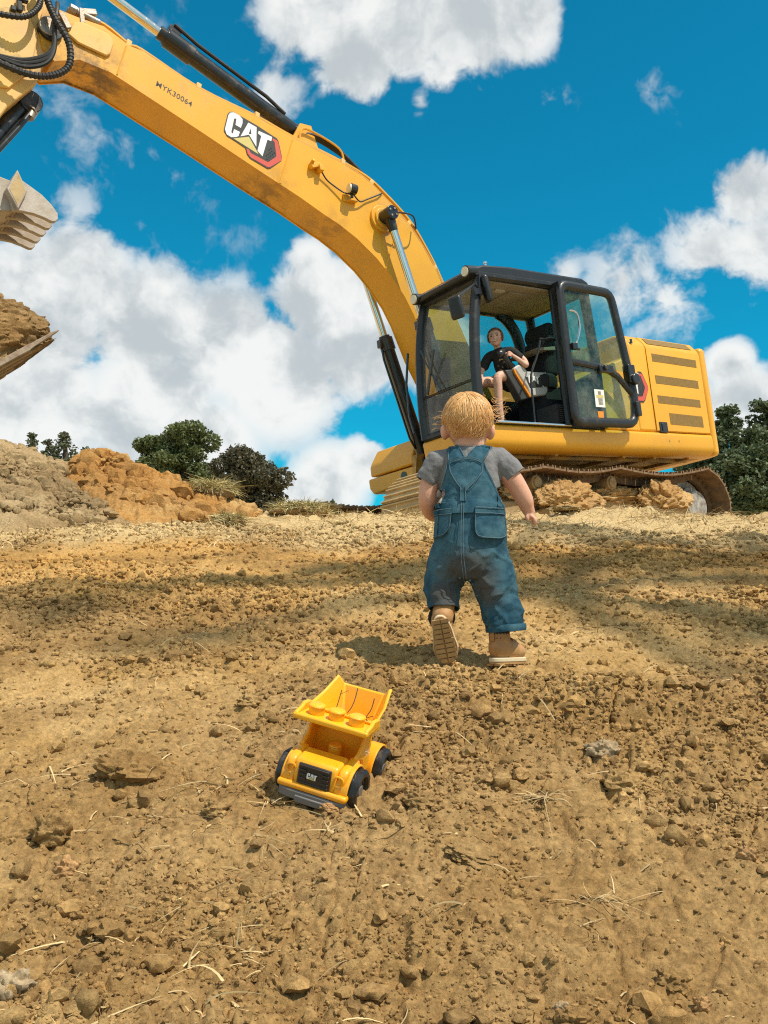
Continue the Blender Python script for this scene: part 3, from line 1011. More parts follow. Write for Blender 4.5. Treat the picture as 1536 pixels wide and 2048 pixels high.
G().prism([(p.x + na.x * o, p.y + na.y * o) for p, o in ((lv[0], -.002), (lv[0], .005), (lv[1], .005), (lv[1], -.002))], -2.42, -1.50, 0).build('louver', 'louver', door2)
G().box((-1.55, 1.460, 1.39), (.16, .014, .135)).box((-1.53, 1.467, 1.39), (.045, .02, .10)).build('latch', 'black', door2, bevel=.01)
G().box((-2.49, 1.458, 1.33), (.12, .003, .06)).build('sticker', 'gold', door2, smooth=None) if False else None
G().box((-1.16, 1.447, 2.47), (.045, .012, .06)).build('latch', 'black', hood, bevel=.006)
for x in (-1.62, -1.82):
    G().cyl((x, 1.466, 1.22), (x, 1.472, 1.22), .012, n=10).build('bolt', 'yellow_under', deck)
LOGO['hex'] = LOGO['plate'][6:15]
emblem('emblem', hood, (-1.02, 1.445, 1.90), (-1, 0, 0), (0, 0, 1), .93, ('hex', 'red', 'T'))
# counterweight
g = G().prism([(-2.575, -1.44), (-2.575, 1.455), (-2.68, 1.45), (-2.76, 1.40), (-2.83, 1.25), (-2.90, .8), (-2.93, 0), (-2.90, -.8), (-2.83, -1.25), (-2.72, -1.42)], 1.06, 2.52, 2)
g.build('counterweight', 'yellow', exc, bevel=.06, seg=4)
# tool box and step box at the right front
g = G().prism([(.15, 1.275), (.15, 1.62), (.78, 1.63), (.90, 1.46), (.93, 1.40), (.93, 1.275)], -1.40, -.50)
tb = g.build('tool_box', 'yellow', exc, bevel=.025, seg=3)
g = G().prism([(-1.44, 1.255), (-.48, 1.255), (-.48, 1.06), (-1.36, 1.04), (-1.43, 1.12)], .15, .95, 0)
sb = g.build('step_box', 'yellow', exc, bevel=.03, seg=3)
G().cyl((.945, -.68, 1.16), (.956, -.68, 1.16), .06, n=24).build('plug_hole', 'black', sb)
# boom foot bracket and swing bearing
g = G()
for y in (-.34, .34):
    g.prism([(-.35, 1.08), (-.25, 1.75), (.0, 1.85), (.25, 1.75), (.55, 1.45), (1.02, 1.36), (1.08, 1.08)], y - .035, y + .035)
g.cyl((0, -.4, 1.6), (0, .4, 1.6), .09).cyl((CYB[0], -.5, CYB[1]), (CYB[0], .5, CYB[1]), .07)
g.build('boom_bracket', 'yellow_under', exc)
G().cyl((0, 0, .70), (0, 0, 1.06), .62, n=40).build('swing_bearing', 'frame', exc)

# ---- cab
CY0, CY1 = .56, 1.47
APIL = [(1.585, 1.33), (1.59, 1.60), (1.575, 1.90), (1.53, 2.30), (1.46, 2.65), (1.37, 2.94)]
g = G()
for y in (CY0, CY1):
    g.tube(smooth_path([(x, y, z) for x, z in APIL]), .052, 10, squash=((0, 1, 0), 1.0, 1.15))
g.tube([(1.585, CY0, 1.345), (1.585, CY1, 1.345)], .045, 8)
g.tube([(1.38, CY0, 2.93), (1.38, CY1, 2.93)], .05, 8)
g.tube([(1.585, CY0, 1.80), (1.585, CY1, 1.80)], .013, 6)
g.tube(smooth_path([(.20, CY1 - .01, 1.33), (.185, CY1 - .01, 2.2), (.17, CY1 - .01, 3.03)]), .058, 10, squash=((0, 1, 0), .9, 1.1))
for y in (CY0, CY1 - .01):
    g.tube(smooth_path([(-.38, y, 1.33), (-.40, y, 2.2), (-.36, y, 3.03)]), .06, 10)
g.tube(smooth_path([(-.15, CY0, 1.33), (-.15, CY0, 2.1), (-.14, CY0, 2.45), (-.08, CY0, 2.72), (.06, CY0, 2.90), (.2, CY0, 2.97)]), .085, 10, squash=((0, 1, 0), .6, 1.0))
g.tube([(-.38, CY0, 2.97), (1.37, CY0, 2.95)], .05, 8)
g.tube([(-.37, CY0, 3.0), (-.37, CY1, 3.0)], .06, 8)
g.tube([(-.40, CY0, 1.95), (-.40, CY1, 1.95)], .035, 8)
g.box((.6, CY0 - .01, 1.58), (1.94, .05, .54)).box((-.40, 1.0, 1.62), (.05, .86, .62)).box((.6, 1.01, 1.335), (1.95, .90, .03))
g.box((-.1, CY1 - .02, 1.6), (.56, .04, .56)).box((-.1, CY1 - .02, 2.04), (.56, .05, .05))
g.tube([(1.44, CY1, 2.965), (.17, CY1, 3.005)], .045, 8)
cab = g.build('cab', 'cabblack', exc)
RF = [(1.50, 2.93), (1.53, 2.975), (1.47, 3.03), (1.30, 3.085), (.9, 3.12), (-.33, 3.15), (-.43, 3.11), (-.43, 3.02), (-.30, 2.99), (1.3, 2.96)]
G().prism(RF, CY0 - .04, CY1 + .03).build('roof', 'cabblack', cab, bevel=.025, seg=3)
g = G().box((.47, 1.01, 2.948), (1.62, .86, .02), (0, R(1), 0)).box((.55, 1.05, 2.930), (.3, .45, .02), (0, R(1), 0))
g.build('headliner', 'liner', cab, bevel=.008)
G().box((.85, 1.25, 2.930), (.14, .07, .02)).build('dome_lamp', 'grey', cab)
for y, z in ((1.46, 2.985), (.58, 2.975)):
    pod = G().cyl((1.40, y, z + .02), (1.545, y, z), .062, .066, 22).build('roof_lamp', 'cabblack', cab, bevel=.008)
    G().cyl((1.535, y, z), (1.556, y, z), .052, n=22).build('lens', 'lamp', pod) if False else G().cyl((1.535, y, z), (1.556, y, z), .052, n=22).build('lamp_lens', 'lamp', cab)
G().cyl((1.16, 1.40, 3.10), (1.16, 1.40, 3.16), .012).cyl((1.16, 1.40, 3.15), (1.16, 1.40, 3.17), .02).build('antenna_base', 'chrome', cab)


def pane(name, path, y0, y1, mat, parent):
    n = len(path)
    g = G()
    vs = [(x, y, z) for y in (y0, y1) for x, z in path] + [(x - .006, y, z) for y in (y0, y1) for x, z in path]
    fs = [(i, i + 1, n + i + 1, n + i) for i in range(n - 1)]
    return g.add(vs, fs).build(name, mat, parent, fix=False, smooth=180)


pane('windshield', [(1.585, 1.82), (1.575, 1.95), (1.53, 2.30), (1.46, 2.65), (1.385, 2.90)], CY0 + .04, CY1 - .04, 'glass', cab)
pane('lower_windshield', [(1.59, 1.38), (1.59, 1.60), (1.586, 1.785)], CY0 + .04, CY1 - .04, 'glass', cab)
G().prism([(1.34, 1.80), (1.33, 2.93), (.1, 2.93), (-.06, 2.6), (-.08, 2.1), (-.08, 1.80)], CY0 - .003, CY0 + .003).build('right_pane', 'glass2', cab, smooth=None)
G().prism([(-.22, 1.80), (-.22, 2.5), (-.16, 2.76), (-.05, 2.92), (-.34, 2.92), (-.36, 1.80)], CY0 - .003, CY0 + .003).build('right_rear_pane', 'glass2', cab, smooth=None)
G().prism([(CY0 + .05, 1.98), (CY0 + .05, 2.94), (CY1 - .06, 2.94), (CY1 - .06, 1.98)], -.403, -.397, 0).build('rear_pane', 'glass2', cab, smooth=None)
G().prism([(.12, 2.07), (.12, 2.96), (-.33, 2.97), (-.34, 2.07)], CY1 - .023, CY1 - .017).build('side_pane', 'glass2', cab, smooth=None)
G().box((.80, CY1 + .02, 1.335), (1.16, .05, .025)).build('door_sill', 'chrome', cab, bevel=.006)
G().tube([(1.63, .95, 1.80), (1.60, .72, 2.18), (1.585, .64, 2.35)], .010, 6).box((1.62, .80, 2.05), (.02, .03, .5), (R(-22), 0, 0)).build('wiper', 'black', cab)
g = G().tube([(1.70, .50, 1.42), (1.71, .46, 1.62), (1.70, .46, 2.0), (1.66, .50, 2.35)], .014, 6)
g.build('grab_rail', 'black', cab)
# mirrors
g = G().box((1.93, 1.66, 2.47), (.06, .15, .24), (R(4), R(8), R(25)))
mi = g.build('mirror', 'cabblack', cab, bevel=.03, seg=3)
G().tube([(1.42, 1.52, 2.78), (1.55, 1.58, 2.80), (1.88, 1.66, 2.60)], .013, 6).box((1.44, 1.52, 2.76), (.08, .06, .09)).cyl((1.43, 1.53, 2.7), (1.41, 1.53, 2.95), .014).build('mirror_arm', 'black', cab)
G().box((1.36, 1.56, 2.78), (.07, .12, .30), (0, R(8), R(-20))).build('side_mirror', 'cabblack', cab, bevel=.03, seg=3)
# interior
g = G().tube(smooth_path([(.46, 1.40, 2.36), (.44, 1.40, 2.34), (.51, 1.40, 2.18), (.625, 1.40, 1.99), (.675, 1.40, 1.87), (.687, 1.40, 1.6), (.70, 1.40, 1.36)]), .012, 8).tube([(.22, 1.42, 2.36), (.45, 1.40, 2.36)], .016, 8)
g.build('hand_rail', 'black', cab)
G().box((1.0, .9, 1.36), (1.0, .7, .02)).box((.1, 1.25, 1.48), (.45, .3, .25)).build('floor_mat', 'inner', cab)
g = G()
for k in range(9):
    g.box((.16, 1.43, 1.40 + .022 * k), (.26, .03, .010))
g.build('vent_grille', 'inner', cab)
g = G().rings([(.18, 1.0, 1.86, .24, .24), (.18, 1.0, 1.90, .27, .26), (.18, 1.0, 1.99, .27, .26), (.16, 1.0, 2.03, .22, .22)], 24)
g.box((.1, 1.0, 1.6), (.4, .4, .5))
seat = g.build('seat', 'seat', exc)
G().prism([(-.02, 2.0), (.16, 2.02), (.10, 2.45), (.04, 2.52), (-.16, 2.50), (-.14, 2.1)], .80, 1.20).build('backrest', 'seat', seat, bevel=.06, seg=4)
G().prism([(.06, 2.46), (.10, 2.56), (.06, 2.66), (-.06, 2.70), (-.16, 2.62), (-.14, 2.48)], .82, 1.18).build('headrest', 'seat', seat, bevel=.05, seg=4)
G().prism([(.30, 2.29), (.34, 2.31), (.02, 2.36), (.0, 2.32)], .76, 1.24).build('seat_strap', 'liner', seat)
CO = [(.74, 2.044), (.636, 2.101), (.564, 2.079), (.516, 2.027), (.203, 2.036), (.176, 2.016), (.219, 1.789), (.264, 1.758), (.512, 1.73), (.55, 1.838), (.706, 2.026)]
con = G().prism(CO, 1.12, 1.22).build('console', 'grey', exc, bevel=.018, seg=3)
G().prism([(.86, 2.02), (.745, 2.035), (.515, 1.716), (.66, 1.68)], 1.10, 1.205).build('console_front', 'inner', con, bevel=.012)
G().prism([(.745, 2.03), (.72, 2.04), (.70, 1.99), (.53, 1.76), (.51, 1.725), (.54, 1.72), (.735, 1.99)], 1.20, 1.228).build('trim_strip', 'orange', con, bevel=.004)
G().prism([(.57, 1.955), (.304, 1.975), (.30, 1.85), (.513, 1.83)], 1.215, 1.226).build('badge', 'print', con, bevel=.006)
emblem('emblem', con, (.415, 1.226, 1.915), (-1, 0, 0.02), (0.02, 0, 1), .32, ('C', 'A', 'hole', 'T'), .001, False, .001)
g = G()
for k in range(6):
    t = k / 5
    g.cyl((.70 + .045 * t, 1.15, 2.07 + .06 * t), (.70 + .045 * (t + .15), 1.15, 2.07 + .06 * (t + .15)), .055 - .022 * t, n=16)
g.cyl((.74, 1.15, 2.12), (.80, 1.15, 2.20), .020, n=12).ell((.835, 1.15, 2.225), (.055, .035, .045))
g.build('joystick', 'black', con)
for y in (.82, .72):
    G().tube(smooth_path([(1.22, y, 1.40), (1.20, y, 1.65), (1.16, y, 1.80)]), .014, 6).build('travel_lever', 'inner', exc)
G().box((1.33, .68, 2.12), (.05, .2, .28), (0, R(-10), R(12))).tube([(1.35, .62, 1.9), (1.45, .6, 1.6)], .02, 6).build('monitor', 'inner', exc, bevel=.012)

# ---- open door folded back along the body
DY = 1.58
def rounded(poly, rad, k=4):
    out = []
    n = len(poly)
    for i in range(n):
        p, a, b = Vector(poly[i]), Vector(poly[i - 1]), Vector(poly[(i + 1) % n])
        r_ = min(rad, (a - p).length * .45, (b - p).length * .45)
        p1, p2 = p + (a - p).normalized() * r_, p + (b - p).normalized() * r_
        for j in range(k + 1):
            t = j / k
            out.append(tuple(p1 * (1 - t) ** 2 + p * 2 * t * (1 - t) + p2 * t * t))
    return out
DO = rounded([(.20, 2.98), (-.70, 2.98), (-.79, 2.40), (-.89, 1.72), (-.83, 1.38), (.24, 1.36)], .12)
g = G().tube([(x, DY, z) for x, z in DO], .058, 10, squash=((0, 1, 0), .75, 1.0), closed=True)
g.tube([(.18, DY, 2.07), (-.40, DY, 2.03), (-.62, DY, 1.95), (-.86, DY, 1.74)], .042, 8, squash=((0, 1, 0), .8, 1.0))
g.box((.21, DY - .03, 2.2), (.06, .12, 1.6))
door = g.build('cab_door', 'cabblack', exc)
G().prism(rounded([(.16, 2.94), (-.68, 2.94), (-.77, 2.40), (-.82, 2.0), (-.40, 2.04), (.16, 2.08)], .1), DY - .004, DY + .002).build('upper_pane', 'glass2', door, smooth=None)
G().prism(rounded([(.18, 2.05), (-.40, 2.02), (-.62, 1.93), (-.85, 1.72), (-.80, 1.40), (.20, 1.39)], .1), DY - .004, DY + .002).build('lower_pane', 'glass2', door, smooth=None)
G().tube(smooth_path([(.14, DY + .05, 2.66), (.07, DY + .09, 2.62), (.05, DY + .09, 2.46), (.10, DY + .07, 2.30), (.13, DY + .05, 2.25)]), .013, 8).build('door_handle', 'chrome', door)
G().box((.14, DY + .05, 2.23), (.08, .05, .08)).box((.11, DY + .06, 2.20), (.1, .03, .03)).build('door_latch', 'black', door, bevel=.01)
G().box((-.83, DY + .02, 1.98), (.12, .10, .22)).cyl((-.86, DY + .03, 1.91), (-.86, DY + .10, 1.91), .07).build('lock_block', 'black', door, bevel=.012)
G().box((-.86, DY + .03, 1.55), (.08, .09, .18)).build('striker', 'black', door, bevel=.012)
G().cyl((-.36, DY + .03, 2.02), (-.36, DY + .08, 2.02), .035).box((-.39, DY + .02, 2.01), (.25, .06, .09)).build('release_knob', 'black', door, bevel=.012)
g = G()
g.m = 0
g.prism([(-.15, 1.55), (-.16, 1.76), (-.33, 1.76), (-.32, 1.55)], DY + .003, DY + .005)
g.m = 1
g.prism([(-.185, 1.66), (-.185, 1.695), (-.305, 1.695), (-.305, 1.66)], DY + .005, DY + .007)
g.m = 2
g.prism([(-.22, 1.70), (-.22, 1.74), (-.27, 1.74), (-.27, 1.70)], DY + .005, DY + .007).prism([(-.21, 1.58), (-.21, 1.655), (-.285, 1.655), (-.285, 1.58)], DY + .005, DY + .007)
g.build('paper_sticker', ['sticker', 'gold', 'disc'], door, smooth=None)
G().prism([(-.17, 1.415), (-.17, 1.50), (-.275, 1.50), (-.265, 1.415)], DY + .003, DY + .005).build('orange_sticker', 'orange', door, smooth=None)

# ---- undercarriage
def shoe_mesh(name, mat):
    g = G()
    g.box((0, 0, -.012), (.182, .80, .022))
    for x in (-.075, .0, .075):
        g.box((x, 0, .010), (.016, .80, .026))
    for y in (-.11, .11):
        g.box((0, y, -.065), (.19, .045, .085))
    for x in (-.04, .04):
        for y in (-.17, .17):
            g.cyl((x, y, -.022), (x, y, -.045), .014, n=6)
    me = g.mesh(name)
    me.materials.append(MAT[mat])
    return me


sm_a, sm_b = shoe_mesh('shoe_mesh', 'track'), shoe_mesh('shoe_mesh_dusty', 'trackdust')


def track_path():
    p = []
    for i in range(45):
        x = -2.08 + 4.16 * i / 44
        z = .845
        knots = [-2.08, -.43, .83, 2.08]
        for a, b in zip(knots, knots[1:]):
            if a <= x <= b:
                z -= .055 * math.sin(math.pi * (x - a) / (b - a)) + (.02 if a < -1 else 0) * math.sin(math.pi * (x - a) / (b - a))
        p.append((x, z))
    for i in range(1, 24):
        t = math.pi / 2 - math.pi * i / 24
        p.append((2.08 + .4525 * math.cos(t), .3925 + .4525 * math.sin(t)))
    for i in range(45):
        p.append((2.08 - 4.16 * i / 44, -.06))
    for i in range(1, 24):
        t = -math.pi / 2 - math.pi * i / 24
        p.append((-2.08 + .4525 * math.cos(t), .3925 + .4525 * math.sin(t)))
    return [Vector(q) for q in p]


TPATH = track_path()
TLEN = [0]
for i in range(len(TPATH)):
    TLEN.append(TLEN[-1] + (TPATH[(i + 1) % len(TPATH)] - TPATH[i]).length)
NSH = 58


def make_track(yc, near):
    s = 1 if yc > 0 else -1
    g = G()
    g.prism([(-1.75, .18), (-1.75, .40), (-1.5, .50), (1.5, .50), (1.75, .40), (1.75, .18)], yc - .17, yc + .17)
    tr = g.build('track', 'frame', exc, bevel=.02)
    for k in range(NSH):
        d = TLEN[-1] * k / NSH
        i = max(j for j in range(len(TPATH)) if TLEN[j] <= d)
        a, b = TPATH[i], TPATH[(i + 1) % len(TPATH)]
        t = (d - TLEN[i]) / (TLEN[i + 1] - TLEN[i])
        p = a.lerp(b, t)
        tg = (b - a).normalized()
        if not near and p.y < .2:
            continue
        o = bpy.data.objects.new('shoe', sm_b if p.x > 1.9 else sm_a)
        COL.objects.link(o)
        o.parent = tr
        nx = Vector((-tg.y, 0, tg.x))
        jit = random.uniform(-.03, .03)
        X = Vector((tg.x, jit * .3, tg.y)).normalized()
        Z = nx
        Y = Z.cross(X).normalized()
        o.matrix_local = Matrix(((X.x, Y.x, Z.x, p.x), (X.y, Y.y, Z.y, yc), (X.z, Y.z, Z.z, p.y), (0, 0, 0, 1)))
    for x in (.83, -.43):
        r_ = G().cyl((x, yc - .18, .69), (x, yc + .24, .69), .085, n=20).cyl((x, yc + .20, .69), (x, yc + .26, .69), .06, n=20).build('carrier_roller', 'frame', tr, bevel=.008)
        G().box((x, yc - .02, .56), (.16, .12, .24)).build('roller_bracket', 'frame', tr)
    for x in (-1.5, -1.0, -.5, 0, .5, 1.0, 1.5):
        G().cyl((x, yc - .2, .08), (x, yc + .2, .08), .1, n=18).build('track_roller', 'frame', tr)
    for x in (-2.08, 2.08):
        G().cyl((x, yc - .06, .3925), (x, yc + .06, .3925), .36, n=36).cyl((x, yc - .14, .3925), (x, yc + .14, .3925), .26, n=30).cyl((x, yc + s * .1, .3925), (x, yc + s * .22, .3925), .20, n=30).build('idler', 'disc', tr, bevel=.012)
    for x0, x1 in ((.06, .88), (-1.62, -.86)):
        G().box(((x0 + x1) / 2, yc + s * .28, .33), (x1 - x0, .26, .11)).box(((x0 + x1) / 2, yc + s * .40, .25), (x1 - x0 - .08, .03, .2)).build('step', 'frame', tr, bevel=.012)
    return tr


make_track(1.2, True)
make_track(-1.2, False)
G().box((0, 0, .5), (1.9, 1.3, .42)).box((1.0, 0, .4), (.35, 2.2, .3)).box((-1.0, 0, .4), (.35, 2.2, .3)).build('car_body', 'frame', exc, bevel=.03)


def lump(name, c, r, mat, seed, label=None, cat=None, parent=None, mw=None, amp=.25, n=40, m=28, flat=-.6, group=None, crumb=0.0):
    """knobbly lump of earth: a ball pushed about by cell noise"""
    u = np.linspace(0, 2 * np.pi, n, endpoint=False)
    v = np.linspace(0, np.pi, m)
    U, Vv = np.meshgrid(u, v)
    x, y, z = np.sin(Vv) * np.cos(U), np.sin(Vv) * np.sin(U), np.cos(Vv)
    a = 2.2
    f1, f2, val = cells(x * a + seed * 3.1 + z, y * a + z * 1.7, seed)
    g1, g2, val2 = cells(x * 5 + z * 3 + seed, y * 5 - z * 2.2, seed + 5)
    k = 1 + amp * (sstep(f2 - f1, 0, .4) * (val - .3)) + amp * .45 * sstep(g2 - g1, 0, .35) * (val2 - .4) + amp * .5 * fbm(x * 1.6 + seed, y * 1.6 + z * 2, 3, seed)
    if crumb:
        h1, h2, v3 = cells(x * 11 + z * 8, y * 11 - z * 7, seed + 8)
        i1, i2, v4 = cells(x * 24 - z * 17, y * 24 + z * 15, seed + 9)
        k = k + crumb * (sstep(h2 - h1, 0, .3) * v3 + .5 * sstep(i2 - i1, 0, .3) * v4)
    z2 = np.maximum(z * k, flat)
    V = np.stack([c[0] + r[0] * x * k, c[1] + r[1] * y * k, c[2] + r[2] * z2], -1).reshape(-1, 3)
    i = np.arange(m - 1)[:, None] * n + np.arange(n)[None]
    j = np.arange(m - 1)[:, None] * n + (np.arange(n)[None] + 1) % n
    F = np.stack([i, i + n, j + n, j], -1).reshape(-1, 4)
    o = np_mesh(name, V, F, mat, parent=parent)
    o.data.set_sharp_from_angle(angle=R(50))
    if mw is not None:
        o.matrix_world = mw
    return tag(o, label, cat, group)


CLAYM = soil_mat('dried_clay', (.54, .315, .12), (.64, .42, .20), (.38, .20, .07))
lump('clay_clump', (.46, 1.50, .47), (.40, .17, .20), CLAYM, 2, 'clump of dried orange clay on the track step nearer the toddler', 'clay', mw=EXC, n=120, m=84, crumb=.11, amp=.4)
lump('clay_clump', (-1.24, 1.50, .46), (.37, .17, .19), CLAYM, 4, 'clump of dried orange clay on the rear track step beside the round disc', 'clay', mw=EXC, n=120, m=84, crumb=.11, amp=.4)
lump('clay_clump', (.55, 1.18, .56), (.62, .24, .20), CLAYM, 6, 'low bank of clay packed on the track frame behind the front clump', 'clay', mw=EXC, n=120, m=84, crumb=.11, amp=.35)
lump('clay_clump', (-.75, 1.18, .53), (.75, .24, .13), CLAYM, 9, 'thin clay crust along the track frame under the rear rollers', 'clay', mw=EXC, n=120, m=84, crumb=.11, amp=.35)
sl_ = lump('soil_load', (6.45, .03, 2.13), (.80, .62, .52), heapsoil, 12, 'heaped brown soil filling the raised bucket at the left edge', 'soil', mw=EXC, n=220, m=150, amp=.17, flat=-.55, crumb=.05)
co = np.zeros(len(sl_.data.vertices) * 3, np.float32)
sl_.data.vertices.foreach_get('co', co)
co = co.reshape(-1, 3)
co[:, 2] = np.maximum(co[:, 2], np.where(co[:, 0] < 6.4, 2.16 - (co[:, 0] - 5.68) * .66, 1.66))     # the load lies on the teeth and the floor
sl_.data.vertices.foreach_set('co', co.ravel())
sl_.data.update()


# ------------------------------------------------------------------ toddler, seen from behind, walking up the bank
S_ = .00143


def P(u, v, y=0.0):
    """figure drawing units (1.43 mm) to metres in the toddler's own frame"""
    return Vector(((u - 943) * S_, y, (1345 - v) * S_))


TX, TY = .25, 2.804
tod = empty('person', Matrix.Translation((TX, TY, gz(.36, 2.80) + .004)), 'toddler in denim overalls walking towards the excavator, back turned', 'person')


def fabric(name, col, col2, scale, bump, rough=.85, soil_at=None, soil_col=(.11, .085, .06), weave=True):
    m = bpy.data.materials.new(name)
    m.use_nodes = True
    t = NT(m.node_tree)
    b = m.node_tree.nodes['Principled BSDF']
    tc = t.n('ShaderNodeTexCoord').outputs['Object']
    c = t.mix(t.ramp(t.noise(tc, scale, 7, .62), .33, .67), (*col, 1), (*col2, 1))
    if soil_at is not None:
        for (cx, cy, cz, r) in soil_at:
            d = t.vmath('DISTANCE', t.vmath('ADD', tc, t.vmath('SCALE', t.vmath('SUBTRACT', t.noise(tc, 14, 5, out='Color'), (.5, .5, .5)), .07)), (cx, cy, cz), out=1)
            c = t.mix(t.math('MULTIPLY', t.ramp(d, r, r * .35), .8), c, (*soil_col, 1))
    h = t.noise(tc, scale * 1.6, 5, .6)
    if weave:
        wv = t.n('ShaderNodeTexWave', wave_type='BANDS', bands_direction='DIAGONAL', ins={'Scale': 190.0, 'Distortion': 2.0, 'Vector': tc}).outputs['Fac']
        h = t.math('ADD', t.math('MULTIPLY', wv, .10), h)
        c = t.mix(t.math('MULTIPLY', t.ramp(t.noise(tc, 330, 3), .4, .6), .25), c, tuple(min(1, x * 2.1) for x in col) + (1,))
    t.put(b.inputs['Base Color'], c)
    b.inputs['Roughness'].default_value = rough
    b.inputs['Specular IOR Level'].default_value = .2
    bn = t.n('ShaderNodeBump', ins={'Strength': bump, 'Distance': .01})
    t.put(bn.inputs['Height'], h)
    t.put(b.inputs['Normal'], bn.outputs[0])
    return m


MAT['denim'] = fabric('denim', (.012, .056, .092), (.080, .180, .225), 11, .9, soil_at=[(-.02, -.09, .245, .12), (-.075, -.07, .19, .07), (.025, -.08, .20, .08)])
MAT['denim2'] = fabric('denim_plain', (.013, .062, .100), (.080, .180, .228), 15, .8)
MAT['stitch'] = pm('denim_stitch', (.11, .18, .22), .8)
MAT['tee'] = fabric('grey_jersey', (.165, .163, .168), (.235, .230, .230), 18, .6, weave=False)
MAT['leather'] = pm('tan_leather', (.38, .175, .055), .6, var=(.48, .25, .09), vscale=22, dirt=(.46, .33, .19), dirt_amt=.5, dscale=14, bump=.15, bscale=120)
MAT['sole'] = pm('crepe_sole', (.46, .27, .10), .75, var=(.38, .21, .08), vscale=25, dirt=(.38, .25, .13), dirt_amt=.7, dscale=20, bump=.3, bscale=140)
MAT['welt'] = pm('pale_welt', (.66, .55, .36), .7)
MAT['sock'] = pm('dark_sock', (.035, .028, .026), .9, bump=.4, bscale=200)
MAT['hair'] = pm('blond_hair', (.62, .315, .100), .45, var=(.76, .44, .17), vscale=25, island=.18, spec=.4)

# body: head, neck, arms and legs as one skin
HC = P(941, 846, .012)
g = G()
g.ell(HC, (.0675, .082, .079), 28, 18).ell(HC + Vector((.008, .045, -.035)), (.055, .045, .05))
g.ell(HC + Vector((.012, .088, -.028)), (.010, .012, .012)).ell(HC + Vector((.035, .066, -.035)), (.025, .02, .025)).ell(HC + Vector((-.02, .07, -.035)), (.025, .02, .025))
for u, sx in ((893, -1), (988, 1)):
    e = P(u, 869, .006)
    q = Euler((R(12), 0, R(22 * sx))).to_matrix()
    g.ell(e, (.0115, .019, .0245), 16, 12, q)
g.limb([P(944, 872, .0), P(945, 898, -.002), P(945, 922, .0)], [.045, .042, .036])
g.rings([(0, 0, P(0, 1120).z, .088, .066), (0, 0, P(0, 1060).z, .085, .066), (0, 0, P(0, 990).z, .080, .062), (0, -.0, P(0, 940).z, .072, .048), (0, .0, P(0, 920).z, .04, .03)])
LA = [P(882, 934, 0), P(862, 975, .004), P(857, 1012, .012), P(866, 1034, .06), P(884, 1036, .115)]
g.limb(LA, [.030, .0275, .0265, .021, .0165])
g.limb([P(912, 1110), P(889, 1185, .02), P(889, 1230, -.015)], [.048, .042, .026])
g.limb([P(972, 1110), P(997, 1200, .015), P(1001, 1292, .0)], [.048, .040, .026])
RA = [P(1003, 932, 0), P(1033, 972, .0), P(1054, 1007, .006), P(1061, 1024, .014), P(1066, 1034, .02)]
g.limb(RA, [.031, .030, .0265, .021, .0175])
# right hand: palm and five bent fingers
g.ell(P(1067, 1040, .022), (.015, .017, .016), 16, 12)
for k, (du, y, ln) in enumerate(((1.5, .006, 1.0), (3.5, .016, 1.12), (4.2, .027, 1.05), (3.5, .037, .85))):
    a = P(1068 + du, 1044, y)
    g.limb([a, a + Vector((.008, 0, -.010)) * ln, a + Vector((.007, .004, -.019)) * ln], [.0062, .0058, .0050], 10)
g.limb([P(1062, 1038, .008), P(1059, 1046, .004), P(1061, 1052, .006)], [.0065, .006, .0052], 10)
# left hand in front of the body
lh = P(890, 1036, .135)
g.ell(lh, (.017, .018, .014))
for k in range(4):
    a = lh + Vector((.010 - .003 * k, .012, .009 - .007 * k))
    g.limb([a, a + Vector((.012, .010, 0)), a + Vector((.017, .003, -.002))], [.006, .0056, .005], 10)
g.limb([lh + Vector((-.008, .006, .012)), lh + Vector((0, .016, .018)), lh + Vector((.008, .018, .016))], [.0065, .006, .005], 10)
body = link('body', remeshed(g, .0030, 7), 'skin', tod, smooth=180)
# t-shirt
g = G()
rows = [(904, .049, .043), (908, .056, .046), (912, .064, .049), (918, .076, .053), (930, .086, .060), (950, .089, .066), (975, .090, .070), (1010, .093, .074), (1050, .097, .077), (1080, .098, .077)]
g.rings([((.0 if v > 905 else .003), -.003, P(0, v).z, rx, ry) for v, rx, ry in rows[::-1]])
g.limb([P(926, 930, -.003), P(899, 931, 0), P(879, 938, 0)], [.034, .038, .040])
g.limb([P(962, 930, -.003), P(989, 928, 0), P(1005, 935, 0)], [.034, .038, .040])
g.limb([P(880, 934, 0), P(866, 955, .003), P(857, 972, .006)], [.038, .038, .036])
g.limb([P(1003, 930, 0), P(1021, 945, 0), P(1031, 958, .001)], [.039, .040, .038])
me = remeshed(g, .0036, 6)
# cut sleeve ends flat and open by trimming the ball caps
bm = bmesh.new(); bm.from_mesh(me)
for (c, d) in ((P(855, 975, .006), Vector((-.53, .05, -.85))), (P(1034, 961, .001), Vector((.62, 0, -.78)))):
    d.normalize()
    near = [f for f in bm.faces if (f.calc_center_median() - c).length < .085]
    es = {e for f in near for e in f.edges}; vs = {v for f in near for v in f.verts}
    bmesh.ops.bisect_plane(bm, geom=list(near) + list(es) + list(vs), plane_co=c, plane_no=d, clear_outer=True)
bm.normal_update()
co = np.array([v.co for v in bm.verts])                   # soft folds
k = fbm(co[:, 0] * 20 + co[:, 2] * 11, co[:, 2] * 13 - co[:, 0] * 9, 3, 44) * .0036
for v, a in zip(bm.verts, k):
    v.co += v.normal * float(a)
bm.to_mesh(me); bm.free()
tee = link('t_shirt', me, 'tee', tod, smooth=180)
md = tee.modifiers.new('s', 'SOLIDIFY'); md.thickness = .003; md.offset = -1
